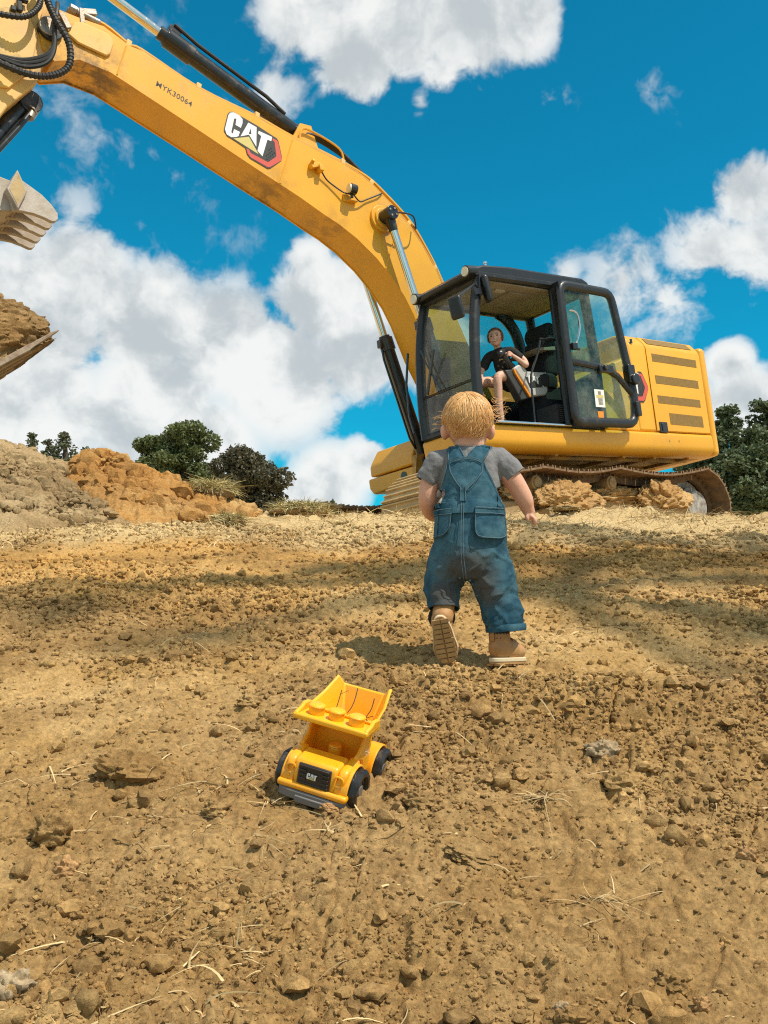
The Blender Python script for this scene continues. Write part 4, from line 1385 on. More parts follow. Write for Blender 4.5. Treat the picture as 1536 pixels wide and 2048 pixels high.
# overalls
g = G()
zr = lambda v: P(0, v).z
g.rings([(-.003, .002, zr(1172), .050, .055), (-.004, .002, zr(1155), .094, .076), (-.002, .0, zr(1130), .106, .084), (0, -.002, zr(1100), .107, .086), (.0, -.002, zr(1070), .105, .085), (0, 0, zr(1040), .103, .084), (0, 0, zr(1015), .101, .082)])
g.limb([P(908, 1120, 0), P(893, 1160, .012), P(888, 1190, .010), P(892, 1226, -.012)], [.066, .062, .056, .044], 22)
g.limb([P(972, 1120, 0), P(989, 1175, .006), P(1002, 1225, .008), P(1012, 1270, .0)], [.068, .064, .060, .054], 22)
me = remeshed(g, .0038, 7)
bm = bmesh.new(); bm.from_mesh(me)
for (c, d) in ((P(893, 1232, -.012), Vector((-.02, -.25, -.96))), (P(1013, 1277, .0), Vector((.06, -.02, -1)))):
    d.normalize()
    near = [f for f in bm.faces if (f.calc_center_median() - c).length < .09]
    es = {e for f in near for e in f.edges}; vs = {v for f in near for v in f.verts}
    bmesh.ops.bisect_plane(bm, geom=list(near) + list(es) + list(vs), plane_co=c, plane_no=d, clear_outer=True)
near = [f for f in bm.faces if f.calc_center_median().z > zr(1022)]
bmesh.ops.delete(bm, geom=near, context='FACES')
bm.normal_update()
co = np.array([v.co for v in bm.verts])
low = sstep(co[:, 2], zr(1120), zr(1190))
fold = fbm(co[:, 0] * 9 + co[:, 2] * 9, co[:, 2] * 15 - co[:, 0] * 11 + co[:, 1] * 9, 3, 52)
ridge = 1 - np.abs(fbm(co[:, 0] * 7 + co[:, 1] * 5 - co[:, 2] * 6, co[:, 2] * 12 + co[:, 0] * 9, 2, 71)) * 2
k = (.0025 + .0035 * sstep(zr(1110) - co[:, 2], 0, .10)) * fold + .0045 * np.clip(ridge, 0, 1) ** 3 * sstep(zr(1090) - co[:, 2], 0, .06)
for v, a in zip(bm.verts, k):
    v.co += v.normal * float(a)
bm.to_mesh(me); bm.free()
ov = link('overalls', me, 'denim', tod, smooth=180)
md = ov.modifiers.new('s', 'SOLIDIFY'); md.thickness = .004; md.offset = -1
# surface the back pieces are laid on
bvs, bfs = [], []
for m_ in (tee.data, ov.data):
    o_ = len(bvs)
    bvs += [v.co.copy() for v in m_.vertices]
    bfs += [tuple(i + o_ for i in p.vertices) for p in m_.polygons]
BV = BVHTree.FromPolygons(bvs, bfs)


def lay(u, v, off):
    p = P(u, v)
    h = BV.ray_cast(Vector((p.x, -1, p.z)), Vector((0, 1, 0)))
    if h[0] is None or h[0].y > .06:
        n_ = BV.find_nearest(Vector((p.x, -.06, p.z)))
        return n_[0] + n_[1].normalized() * off if n_[0] is not None else p
    n_ = h[1] if h[1].y < 0 else -h[1]
    return h[0] + (Vector((0, -1, 0)) * .6 + n_ * .4) * off


def patch(name, rows, off, mat, parent, nu=12, nv=22, th=.006):
    vs_ = np.linspace(rows[0][0], rows[-1][0], nv)
    L_ = np.interp(vs_, [r_[0] for r_ in rows], [r_[1] for r_ in rows])
    R_ = np.interp(vs_, [r_[0] for r_ in rows], [r_[2] for r_ in rows])
    top, bot = [], []
    for v, a, b in zip(vs_, L_, R_):
        for j in range(nu + 1):
            u = a + (b - a) * j / nu
            top.append(lay(u, v, off)); bot.append(lay(u, v, off - th))
    n = nu + 1
    N_ = len(top)
    fs = []
    for i in range(nv - 1):
        for j in range(nu):
            q = (i * n + j, i * n + j + 1, (i + 1) * n + j + 1, (i + 1) * n + j)
            fs.append(q)
    edge = [j for j in range(n)] + [i * n + nu for i in range(1, nv)] + [(nv - 1) * n + j for j in range(nu - 1, -1, -1)] + [i * n for i in range(nv - 2, 0, -1)]
    for i in range(len(edge)):
        a, b = edge[i], edge[(i + 1) % len(edge)]
        fs.append((a, b, N_ + b, N_ + a))
    return G().add(top + bot, fs).build(name, mat, parent, smooth=60)


bibrows = [(936, 899, 965), (939, 897, 968), (954, 893, 973), (972, 890, 983), (993, 883, 992), (1011, 877, 1000), (1028, 870, 1008), (1044, 867, 1013)]
patch('bib', bibrows, .006, 'denim2', ov)
patch('yoke', [(931, 916, 948), (934, 903, 962), (941, 899, 966), (956, 900, 965), (968, 905, 958), (980, 913, 949), (992, 921, 938), (1000, 926, 932)], .0095, 'denim2', ov)
patch('strap', [(903, 905, 918), (912, 896, 922), (922, 897, 927), (934, 899, 931), (942, 899, 925)], .009, 'denim2', ov, 8, 14)
patch('strap', [(900, 958, 982), (907, 952, 988), (916, 944, 980), (926, 936, 972), (936, 938, 967), (942, 944, 966)], .009, 'denim2', ov, 8, 14)
for u in (911, 972):
    G().tube(smooth_path([tuple(lay(u, 908, .007)), tuple(P(u, 904, -.012)), tuple(P(u, 905, .02)), tuple(P(u - (8 if u < 940 else -8), 925, .062))]), .020, 8, squash=((1, 0, 0), .85, .16)).build('shoulder_strap', 'denim2', ov)
patch('centre_tab', [(989, 920, 932), (1021, 919, 931)], .0125, 'denim2', ov, 4, 10)
patch('pocket', [(1034, 869, 903), (1040, 868, 903), (1072, 866, 899), (1086, 867, 889), (1091, 868, 882)], .0105, 'denim2', ov)
patch('pocket', [(1032, 948, 1006), (1036, 947, 1007), (1060, 946, 1010), (1082, 946, 1012), (1090, 952, 1006), (1094, 958, 998)], .0105, 'denim2', ov)
patch('pocket_band', [(1035, 869, 903), (1047, 868, 903)], .0125, 'denim', ov, 8, 6)
patch('pocket_band', [(1033, 948, 1006), (1046, 947, 1008)], .0125, 'denim', ov, 8, 6)
patch('side_tab', [(1008, 994, 999), (1030, 993, 1001)], .0115, 'denim2', ov, 3, 6)
patch('side_tab', [(1012, 872, 876), (1030, 870, 876)], .0115, 'denim2', ov, 3, 6)


def stitch(pts, off=.011, r_=.0009):
    q = smooth_path([Vector((u, v, 0)) for u, v in pts], None, 6)
    return G().tube([lay(p.x, p.y, off) for p in q], r_, 5).build('stitching', 'stitch', ov)


stitch([(903, 938), (918, 933), (934, 932), (950, 934), (963, 940)], .0125)
stitch([(903, 942), (918, 937), (934, 936), (950, 938), (963, 944)], .0125)
stitch([(901, 946), (903, 962), (912, 980), (924, 998)], .0125)
stitch([(964, 946), (962, 962), (950, 980), (932, 998)], .0125)
stitch([(896, 944), (892, 965), (885, 990), (876, 1018)], .0085)
stitch([(969, 944), (978, 965), (990, 990), (1001, 1018)], .0085)
stitch([(922, 1022), (921, 1060), (920, 1100), (921, 1140), (927, 1172)], .0075)
stitch([(926, 1022), (925, 1060), (924, 1100), (926, 1140), (932, 1172)], .0075)
stitch([(870, 1036), (903, 1036)], .0145); stitch([(869, 1046), (903, 1046)], .0145)
stitch([(949, 1034), (1006, 1034)], .0145); stitch([(948, 1045), (1007, 1045)], .0145)
stitch([(902, 1048), (898, 1072), (888, 1085), (868, 1090)], .0125)
stitch([(948, 1048), (948, 1080), (958, 1091), (998, 1092), (1010, 1080), (1008, 1050)], .0125)
stitch([(899, 912), (899, 925), (900, 936)], .0115); stitch([(921, 911), (926, 922), (929, 930)], .0115)
stitch([(985, 908), (977, 920), (968, 934)], .0115); stitch([(953, 908), (945, 917), (938, 926)], .0115)
stitch([(921, 990), (920, 1020)], .015); stitch([(930, 990), (930, 1020)], .015)
# turned-up hem of the right leg and crotch snaps
hem = []
for i in range(30):
    t = 2 * math.pi * i / 30
    hem.append(P(1013, 1270, 0) + Vector((.0555 * math.cos(t), .0555 * math.sin(t), .004 * math.cos(t))))
G().tube(hem, .011, 8, squash=((0, 0, 1), 1.0, .35), closed=True).build('hem', 'denim2', ov)
for (u, v) in ((919, 1170), (929, 1176), (939, 1180), (946, 1183), (956, 1205)):
    p = lay(u, v, .004)
    G().ell(p, (.0032, .0032, .0032), 8, 6).build('snap', 'stitch', ov)


def boot(mw):
    bt = G()
    bt.ell((.030, 0, .034), (.036, .031, .036)).ell((.066, 0, .030), (.046, .033, .033)).ell((.098, 0, .022), (.034, .034, .026))
    bt.limb([(.032, 0, .04), (.029, 0, .070)], [.031, .031])
    me = remeshed(bt, .0032, 5)
    root = link('boot', me, 'leather', tod, smooth=180)
    root.matrix_local = mw
    out = []
    for i in range(36):
        t = 2 * math.pi * i / 36
        x = .064 + .072 * math.cos(t)
        wd = .030 + .008 * sstep(np.array([x]), .05, .1)[0]
        out.append((x, wd * math.copysign(abs(math.sin(t)) ** .8, math.sin(t))))
    G().prism(out, -.006, .006, 2).build('welt', 'welt', root, bevel=.002)
    sl = G().prism([(.064 + (x - .064) * .97, y * .95) for x, y in out], -.012, -.004, 2)
    for k in range(9):
        x = .006 + .0145 * k
        wd = .050 if x < .05 else .060
        if x > .115: wd = .040
        for s in (-1, 1):
            sl.box((x, s * wd * .25, -.0145), (.011, wd * .44, .006))
    sl.build('sole', 'sole', root)
    G().tube([(.029 + .032 * math.cos(2 * math.pi * i / 20), .032 * math.sin(2 * math.pi * i / 20), .092) for i in range(20)], .008, 8, closed=True).build('collar', 'sock', root)
    G().cyl((.029, 0, .06), (.029, 0, .106), .030, .031, 20).build('sock', 'sock', root)
    for k in range(3):
        G().tube([(.062 + .012 * k, -.026, .056 - .006 * k), (.064 + .012 * k, 0, .066 - .008 * k), (.062 + .012 * k, .026, .056 - .006 * k)], .0028, 5).build('lace', 'sole', root)
    G().box((-.004, 0, .068), (.004, .014, .03)).build('pull_tab', 'leather', root, bevel=.002)
    return root


def frame(o, x, z):
    x = Vector(x).normalized()
    z = Vector(z)
    z = (z - x * z.dot(x)).normalized()
    y = z.cross(x)
    return Matrix(((x.x, y.x, z.x, o.x), (x.y, y.y, z.y, o.y), (x.z, y.z, z.z, o.z), (0, 0, 0, 1)))


boot(frame(P(985, 1333, -.025), (.70, .71, 0), (0, 0, 1)))
boot(frame(P(878, 1250, -.062), (.20, .30, -.93), (.03, .90, .42)))

G().limb([P(889, 1218, -.012), P(887, 1236, -.02), P(885, 1248, -.035)], [.031, .031, .030]).build('boot_shaft', 'leather', tod)

# hair: a cap of overlapping locks and fine flyaways
g = G()
rr = random.Random(11)
crown = (HC + Vector((-.008, -.030, .078)) - HC).normalized()
HR = Vector((.0715, .086, .0835))


def on_head(d, lift):
    return Vector((HC.x + d.x * (HR.x + lift), HC.y + d.y * (HR.y + lift), HC.z + d.z * (HR.z + lift)))


def lock(d0, length, lift0, wid, curl, ph, seg=12):
    """curly ribbon that runs over the head away from the crown and flicks out at its end"""
    axis = crown.cross(d0)
    if axis.length < 1e-3:
        axis = Vector((1, 0, 0))
    axis.normalize()
    pts, d = [], d0.copy()
    step = length / seg / .085
    for i in range(seg + 1):
        t = i / seg
        wave = curl * t ** 1.3
        fl = lift0 + .0025 * math.sin(t * 3.1) + wave * .012 * (1 + math.sin(ph + t * 7.0)) * .6 + max(0, curl) * .010 * max(0, t - .55)
        dd = (d + axis * (wave * .16 * math.cos(ph + t * 7.0))).normalized()
        pt = on_head(dd, fl)
        drop = max(0.0, (HC.z + .004 - pt.z) / .05)
        pt.x = HC.x + (pt.x - HC.x) * (1 - .27 * min(drop, 1.5) ** 1.3)
        pt.y = HC.y + (pt.y - HC.y) * (1 - .10 * min(drop, 1.4))
        pts.append(pt)
        if d.z > -.50:
            d = (Matrix.Rotation(step, 3, axis) @ d).normalized()
        else:
            d = (d + Vector((0, 0, -step * .35))).normalized()
    vs, fs = [], []
    for i, p in enumerate(pts):
        t = i / seg
        tg = (pts[min(i + 1, seg)] - pts[max(i - 1, 0)]).normalized()
        nrm = (p - HC).normalized()
        sd = tg.cross(nrm).normalized()
        w_ = wid * (1 - .85 * t ** 2.0) * (.5 + .5 * math.sin(min(1, t * 4) * 1.57))
        vs += [p - sd * w_, p + nrm * w_ * .5, p + sd * w_]
    for i in range(seg):
        a = i * 3
        fs += [(a, a + 1, a + 4, a + 3), (a + 1, a + 2, a + 5, a + 4)]
    g.add(vs, fs)


for k in range(8000):
    th = rr.uniform(0, 2 * math.pi)
    zz = rr.uniform(-.36, 1)
    d = Vector((math.sqrt(1 - zz * zz) * math.cos(th), math.sqrt(1 - zz * zz) * math.sin(th), zz))
    if d.y > .5 and d.z < .35:
        continue                                          # the face
    if abs(d.x) > .62 and d.z < .04 and d.y > -.62:
        continue                                          # the ears
    low = max(0.0, .45 - zz)
    cl = rr.uniform(.55, 1.0) * (.30 + 1.5 * low)
    lock(d, rr.uniform(.03, .075) * (1 if zz > -.1 else .75), rr.uniform(-.001, .0035), rr.choice((.0006, .0008, .0011, .0015)) * rr.uniform(.7, 1.2), cl * .95, 2.2 + 13 * d.x + 8 * d.z + 5 * math.sin(3 * d.x + 4 * d.z) + rr.uniform(-.5, .5))
hair = g.build('hair', 'hair', tod, smooth=180, fix=False)
g = G().ell(HC + Vector((0, -.006, .004)), (.0695, .079, .0805), 30, 18)
bm = bmesh.new(); bm.from_mesh(g.mesh('cap'))
bmesh.ops.delete(bm, geom=[f for f in bm.faces if f.calc_center_median().z < HC.z - .030 or (f.calc_center_median().y > HC.y + .045 and f.calc_center_median().z < HC.z + .03)], context='FACES')
me = bpy.data.meshes.new('cap'); bm.to_mesh(me); bm.free()
link('scalp_hair', me, 'hair', hair, smooth=180)
g = G()
for k in range(40):                                       # wind-blown strands
    right = k < 24
    if right:
        a = P(992 + rr.uniform(-3, 2), 818 + rr.uniform(-22, 30), rr.uniform(-.02, .03))
        ln = rr.uniform(.02, .062)
        dz = rr.uniform(-.022, .012)
        pts = [a, a + Vector((ln * .4, 0, dz * .8)), a + Vector((ln * .8, .01, dz * .5 + rr.uniform(-.005, .012))), a + Vector((ln, .012, dz * .2 + rr.uniform(-.006, .018)))]
    elif k < 34:
        a = P(889 + rr.uniform(-2, 4), 838 + rr.uniform(-14, 26), rr.uniform(-.02, .03))
        ln = rr.uniform(.015, .034)
        pts = [a, a + Vector((-ln * .5, 0, rr.uniform(-.002, .008))), a + Vector((-ln, .0, rr.uniform(-.012, .004)))]
    else:
        a = P(rr.uniform(905, 985), 797 + rr.uniform(-4, 4), rr.uniform(-.02, .03))
        pts = [a, a + Vector((rr.uniform(-.008, .008), 0, .008)), a + Vector((rr.uniform(-.02, .02), 0, .013))]
    q = smooth_path(pts, None, 4)
    g.tube(q, [.0006 * (1 - .6 * i / len(q)) for i in range(len(q))], 4)
g.build('flyaway_hair', 'hair', hair, fix=False)['kind'] = 'stuff'

# ------------------------------------------------------------------ toy dump truck
Rm = Matrix.Rotation(R(15.2), 4, 'X') @ Matrix.Rotation(R(8.97), 4, 'Y') @ Matrix.Rotation(R(-110.4), 4, 'Z')
TRK = Matrix.Translation((-.106, 2.075, .664)) @ Rm
toy = empty('toy_truck', TRK, 'bright yellow plastic toy dump truck parked on the dirt bank', 'toy truck')
MAT['toy'] = pm('yellow_plastic', (.90, .40, .010), .38, var=(.86, .37, .010), vscale=12, dirt=(.5, .33, .14), dirt_amt=.35, dscale=16, coat=.2, bump=.02, bscale=200)
MAT['toybed'] = pm('bright_yellow_plastic', (.92, .46, .012), .38, var=(.90, .43, .012), vscale=12, dirt=(.5, .33, .14), dirt_amt=.35, dscale=18, coat=.2)
for k_ in ('toy', 'toybed'):
    b_ = MAT[k_].node_tree.nodes['Principled BSDF']
    b_.inputs['Subsurface Weight'].default_value = .2
    b_.inputs['Subsurface Radius'].default_value = (.02, .009, .001)
    b_.inputs['Subsurface Scale'].default_value = .25
MAT['toygrey'] = pm('grey_plastic', (.16, .15, .145), .6, dirt=(.3, .21, .12), dirt_amt=.5, dscale=30)
MAT['toydark'] = pm('brown_black_plastic', (.028, .020, .017), .4, coat=.2)
MAT['tyre'] = pm('toy_tyre_black', (.010, .010, .011), .42, dirt=(.2, .14, .08), dirt_amt=.35, dscale=30, coat=.1)
# hood and lower body
g = G().prism([(.118, .040), (.118, .084), (.112, .092), (.068, .097), (.058, .097), (.058, .060), (-.11, .060), (-.11, .040), (-.115, .030), (.118, .030)], -.046, .046)
body_t = g.build('body', 'toy', toy, bevel=.008, seg=4)
for s in (-1, 1):
    G().prism([(.116, .042), (.116, .080), (.108, .090), (.064, .096), (.052, .100), (.035, .080), (.03, .05), (.03, .042)], s * .0455, s * .066).build('hood_side', 'toy', body_t, bevel=.008, seg=4)
G().box((.118, 0, .038), (.022, .150, .014)).build('front_ledge', 'toy', body_t, bevel=.006, seg=3)
# cockpit
g = G().box((-.006, 0, .105), (.012, .118, .10))
g.box((.022, 0, .062), (.06, .11, .008))
g.build('cockpit', 'toy', toy, bevel=.003)
for s in (-1, 1):
    G().prism([(-.012, .055), (-.012, .155), (.006, .155), (.018, .150), (.036, .118), (.048, .108), (.062, .104), (.062, .095), (.044, .092), (.030, .086), (.018, .066), (.018, .055)], s * .055, s * .064).build('side_post', 'toy', toy, bevel=.003)
G().cyl((.026, 0, .066), (.026, 0, .098), .0135, n=24).cyl((.026, 0, .098), (.026, 0, .103), .0150, .0115, 24).build('seat_stud', 'toy', toy, bevel=.002)
# hopper
def hop(k, dz=0.0, rim=True):
    o = [(.022, .079, .166), (-.045, .073, .180), (-.098, .064, .206), (-.106, .052, .188)]
    b = [(-.002, .052, .122), (-.04, .050, .116), (-.085, .046, .118), (-.088, .038, .118)]
    L = o if rim else b
    pts = [(x + (k if x > 0 else -k * (1 if i >= 2 else 0)) * -1, y - k, z + dz) for i, (x, y, z) in enumerate(L)]
    return pts + [(x, -y, z) for x, y, z in pts[::-1]]
ro, bo, ri, bi = hop(0), hop(0, 0, False), hop(.006), hop(.006, .005, False)
n = 8
fs = []
for A, B in ((0, 8), (16, 0), (24, 16)):
    for i in range(n):
        j = (i + 1) % n
        fs.append((A + i, A + j, B + j, B + i))
fs += [tuple(range(8, 16)), tuple(range(31, 23, -1))]
bed = G().add(ro + bo + ri + bi, fs).build('hopper', 'toybed', toy, bevel=.003, seg=2)
g = G().prism([(-.002, .146), (.070, .152), (.079, .156), (.080, .164), (.070, .164), (.020, .160), (-.002, .162)], -.080, .080)
cn = g.build('canopy', 'toybed', bed, bevel=.004, seg=3)
G().box((.076, 0, .160), (.010, .164, .012), (0, R(-5), 0)).build('canopy_lip', 'toybed', bed, bevel=.004, seg=3)
for s in (-1, 1):
    G().prism([(.078, .154), (.078, .168), (.050, .172), (.040, .178), (.020, .176), (.005, .172), (.005, .155)], s * .072, s * .081).build('canopy_side', 'toybed', bed, bevel=.003, seg=2)
for y in (-.044, 0, .044):
    G().cyl((.046, y, .158), (.046, y, .178), .0165, .0158, 28).cyl((.046, y, .178), (.046, y, .1815), .0175, .0175, 28).cyl((.046, y, .1815), (.046, y, .184), .0165, .012, 28).build('stud', 'toybed', bed, bevel=.001)
G().box((-.055, 0, .09), (.10, .06, .07)).build('hopper_support', 'toy', toy, bevel=.004)
# grille
g = G().box((.1195, 0, .065), (.006, .070, .042), (0, R(-3), 0))
gr = g.build('grille', 'toydark', toy, bevel=.002)
for k in range(5):
    for y in ((-.024, .016), (.024, .016)) if 1 <= k <= 3 else ((0, .064),):
        G().box((.1232, y[0], .048 + .0085 * k), (.004, y[1], .0045)).build('bar', 'toydark', gr, bevel=.0012)
emblem('emblem', gr, (.1245, 0, .064), (0, 1, 0), (0, 0, 1), .040, ('C', 'A', 'hole', 'T', 'tri'), .0003, False, .0006)
for s in (-1, 1):
    pts = [(.1185, s * .056, .062), (.1185, s * .060, .066), (.1185, s * .060, .074), (.1185, s * .055, .078), (.1185, s * .046, .078), (.1185, s * .042, .073)]
    G().tube(smooth_path(pts, None, 3), .0022, 6).build('headlight_ring', 'toy', toy)
    G().ell((.1185, s * .054, .053), (.002, .003, .003), 8, 6).build('indicator', 'toy', toy)
g = G().prism([(.106, -.074), (.124, -.070), (.130, -.05), (.130, .05), (.124, .070), (.106, .074)], .012, .031, 2)
bp = g.build('bumper', 'toygrey', toy, bevel=.003)
G().box((.1305, 0, .016), (.006, .062, .014)).build('bumper_step', 'toygrey', bp, bevel=.002)
# fenders and wheels
for x in (.070, -.062):
    for s in (-1, 1):
        arc = [(x + .050 * math.cos(R(a)), .042 + .050 * math.sin(R(a))) for a in range(-8, 189, 14)] + [(x + .0445 * math.cos(R(a)), .042 + .0445 * math.sin(R(a))) for a in range(188, -9, -14)]
        G().prism(arc, s * .044, s * .072).build('fender', 'toy', toy, bevel=.002)
        wy = s * .070
        tg_ = G()
        prof = [(-.018, .030), (-.018, .037), (-.013, .041), (.013, .041), (.018, .037), (.018, .030), (.012, .027), (-.012, .027)]
        nseg = 40
        vs = []
        for i in range(nseg):
            t = 2 * math.pi * i / nseg
            for (a, r_) in prof:
                rr2 = r_ + (.0018 if (i % 4 < 2 and r_ > .036) else 0)
                vs.append((x + rr2 * math.cos(t), wy + a, .042 + rr2 * math.sin(t)))
        m_ = len(prof)
        fs = [(i * m_ + j, i * m_ + (j + 1) % m_, ((i + 1) % nseg) * m_ + (j + 1) % m_, ((i + 1) % nseg) * m_ + j) for i in range(nseg) for j in range(m_)]
        wh = tg_.add(vs, fs).build('wheel', 'tyre', toy, smooth=30)
        G().cyl((x, wy - .010, .042), (x, wy + s * .008, .042), .0285, n=28).cyl((x, wy, .042), (x, wy + s * .014, .042), .012, n=20).build('rim', 'toygrey', wh, bevel=.002)
        G().tube([(x + .023 * math.cos(2 * math.pi * i / 24), wy + s * .009, .042 + .023 * math.sin(2 * math.pi * i / 24)) for i in range(24)], .0022, 6, closed=True).build('rim_ring', 'tyre', wh)
MAT['twig'] = pm('twig_bark', (.05, .032, .018), .9)
for nm, pts in (('curved dark twig leaning in the middle of the toy truck hopper', [(.012, .010, .170), (-.02, .006, .172), (-.05, .000, .180), (-.08, -.008, .192)]),
                ('forked dark twig leaning on the far-left hopper side of the toy truck', [(.014, -.016, .168), (-.015, -.024, .172), (-.045, -.032, .182), (-.06, -.036, .186)]),
                ('bent dark twig beside the right stud of the toy truck', [(.018, .062, .164), (.01, .050, .168), (-.01, .052, .182), (-.025, .050, .200)])):
    g = G().tube(smooth_path(pts), [.0013, .0013, .0012, .0011] + [.0009] * 20 if False else .0011, 5)
    a = Vector(pts[2])
    if nm.startswith('forked'):
        g.tube([a, a + Vector((-.012, .012, .008))], .0007, 4)
    elif nm.startswith('bent'):
        g.tube([Vector(pts[1]), Vector(pts[1]) + Vector((.004, .016, .010)), Vector(pts[1]) + Vector((.012, .020, .002))], .0008, 4)
    o = g.build('twig', 'twig', None)
    o.matrix_world = TRK
    tag(o, nm, 'twig', 'twigs in the toy truck')

# ------------------------------------------------------------------ girl in the cab
girl = empty('person', EXC @ Matrix.Translation((.55, 1.0, 1.35)), 'smiling girl in black t-shirt seated in the excavator cab, hand on joystick', 'person')
O = Vector((.55, 1.0, 1.35))
V3 = lambda x, y, z: Vector((x, y, z)) - O
MAT['blacktee'] = pm('black_tee', (.012, .011, .012), .85, bump=.2, bscale=60)
MAT['teeprint'] = pm('gold_shirt_print', (.42, .31, .12), .8, var=(.10, .08, .05), vscale=60)
MAT['brownhair'] = pm('brown_hair', (.17, .075, .032), .45, var=(.27, .13, .055), vscale=30, island=.25)
MAT['eye'] = pm('dark_eye', (.03, .018, .012), .25)
MAT['lip'] = pm('lips', (.50, .15, .12), .45)
fd, lf = Vector((.80, .60, 0)).normalized(), Vector((-.60, .80, 0)).normalized()
H2 = V3(.770, 1.03, 2.455)
hd = lambda a, b, c: H2 + fd * a + lf * b + Vector((0, 0, c))
q = Matrix(((fd.x, lf.x, 0), (fd.y, lf.y, 0), (0, 0, 1)))
g = G().ell(H2 + Vector((0, 0, .012)), (.088, .080, .092), 28, 18, q).ell(hd(.020, 0, -.045), (.064, .064, .060), 24, 14, q).ell(hd(.060, 0, -.088), (.022, .024, .018), 14, 10, q)
g.ell(hd(.090, 0, -.022), (.013, .011, .014), 14, 10, q).ell(hd(.080, 0, -.005), (.010, .008, .022), 12, 10, q)
for s in (-1, 1):
    g.ell(hd(.062, s * .036, -.038), (.024, .024, .022), 14, 10, q).ell(hd(0, s * .073, -.015), (.016, .008, .026), 12, 10, q)
g.limb([H2 + Vector((-.02, -.01, -.06)), V3(.735, 1.01, 2.33), V3(.71, 1.01, 2.28)], [.042, .040, .05])
g.limb([V3(.71, 1.01, 2.24), V3(.66, 1.0, 2.08), V3(.58, 1.0, 1.97)], [.085, .09, .10])
g.limb([V3(.80, .92, 2.25), V3(.90, .87, 2.10), V3(.945, .88, 2.02), V3(1.02, .95, 1.965)], [.045, .036, .033, .024])
g.ell(V3(1.045, .97, 1.962), (.035, .026, .016))
for k in range(4):
    a = V3(1.065, .955 + .012 * k, 1.965)
    g.limb([a, a + Vector((.025, .006, -.004)), a + Vector((.04, .008, -.016))], [.0085, .008, .007], 10)
g.limb([V3(1.04, .945, 1.97), V3(1.055, .93, 1.965), V3(1.07, .925, 1.955)], [.009, .0085, .007], 10)
g.limb([V3(.62, 1.11, 2.28), V3(.545, 1.20, 2.17), V3(.545, 1.235, 2.09), V3(.625, 1.215, 2.15), V3(.695, 1.19, 2.205)], [.045, .037, .033, .027, .021])
g.ell(V3(.715, 1.185, 2.215), (.030, .024, .028))
for k in range(4):
    a = V3(.725 + .004 * k, 1.195, 2.240 - .015 * k)
    g.limb([a, a + Vector((.028, .0, .004)), a + Vector((.034, -.022, .0))], [.0095, .009, .008], 10)
g.limb([V3(.715, 1.165, 2.235), V3(.74, 1.145, 2.245), V3(.755, 1.140, 2.235)], [.010, .009, .008], 10)
g.limb([V3(.56, 1.08, 1.965), V3(.74, 1.11, 1.975), V3(.905, 1.13, 1.955), V3(.925, 1.12, 1.80), V3(.93, 1.11, 1.62), V3(.92, 1.11, 1.47)], [.078, .066, .052, .048, .042, .032])
g.limb([V3(.56, .92, 1.965), V3(.80, .90, 1.965), V3(1.02, .90, 1.925), V3(1.05, .90, 1.76), V3(1.07, .89, 1.62), V3(1.08, .89, 1.47)], [.078, .066, .052, .048, .042, .032])
for yy, xx in ((1.11, .92), (.89, 1.08)):
    g.limb([V3(xx, yy, 1.43), V3(xx + .06, yy + .01, 1.405), V3(xx + .14, yy + .02, 1.395)], [.034, .033, .027])
link('body', remeshed(g, .0052, 5), 'skin2', girl, smooth=180)
g = G()
g.limb([V3(.715, 1.01, 2.265), V3(.68, 1.005, 2.16), V3(.62, 1.0, 2.03), V3(.58, 1.0, 1.96)], [.088, .108, .115, .128])
g.limb([V3(.71, 1.01, 2.275), V3(.80, .92, 2.255), V3(.865, .885, 2.15)], [.06, .058, .056])
g.limb([V3(.71, 1.01, 2.275), V3(.625, 1.10, 2.285), V3(.57, 1.17, 2.20)], [.06, .058, .054])
sh = link('t_shirt', remeshed(g, .006, 5), 'blacktee', girl, smooth=180)
g = G()
g.limb([V3(.56, 1.07, 1.965), V3(.70, 1.09, 1.975)], [.09, .082]).limb([V3(.56, .93, 1.965), V3(.72, .91, 1.97)], [.09, .082])
link('shorts', remeshed(g, .007, 4), 'blacktee', girl, smooth=180)
# print on the shirt, laid on its front
BT = BVHTree.FromPolygons([v.co.copy() for v in sh.data.vertices], [tuple(p.vertices) for p in sh.data.polygons])
view = Vector((.72, .69, 0)).normalized()
vr = Vector((-.69, .72, 0)).normalized()
rr = random.Random(5)
cen = V3(.66, 1.0, 2.11)
g = G()
for k in range(22):
    a = cen + vr * rr.uniform(-.075, .065) + Vector((0, 0, rr.uniform(-.11, .07)))
    b = a + vr * rr.uniform(.015, .04) + Vector((0, 0, rr.uniform(-.018, .018)))
    pts = []
    for t in (0, .5, 1):
        p = a.lerp(b, t) + Vector((0, 0, .008 * math.sin(t * 3.1)))
        h = BT.ray_cast(p + view * .6, -view)
        if h[0] is not None:
            pts.append(h[0] + view * .002)
    if len(pts) == 3:
        g.tube(pts, .005, 5)
g.build('shirt_print', 'teeprint', sh)
g = G()
rr = random.Random(21)
for k in range(700):
    th, zz = rr.uniform(0, 2 * math.pi), rr.uniform(-.5, 1)
    d = Vector((math.sqrt(1 - zz * zz) * math.cos(th), math.sqrt(1 - zz * zz) * math.sin(th), zz))
    if d.x > .42 and zz < .50 and abs(d.y) < .86:
        continue
    pts = []
    for i in range(6):
        t = i / 5
        e = (d + Vector((-1, 0, -.1)) * t * .9).normalized()
        pts.append(H2 + q @ Vector((e.x * .099, e.y * .092, e.z * .105 + .013)))
    g.tube(pts, [.0045 * (1 - .4 * i / 5) for i in range(6)], 4)
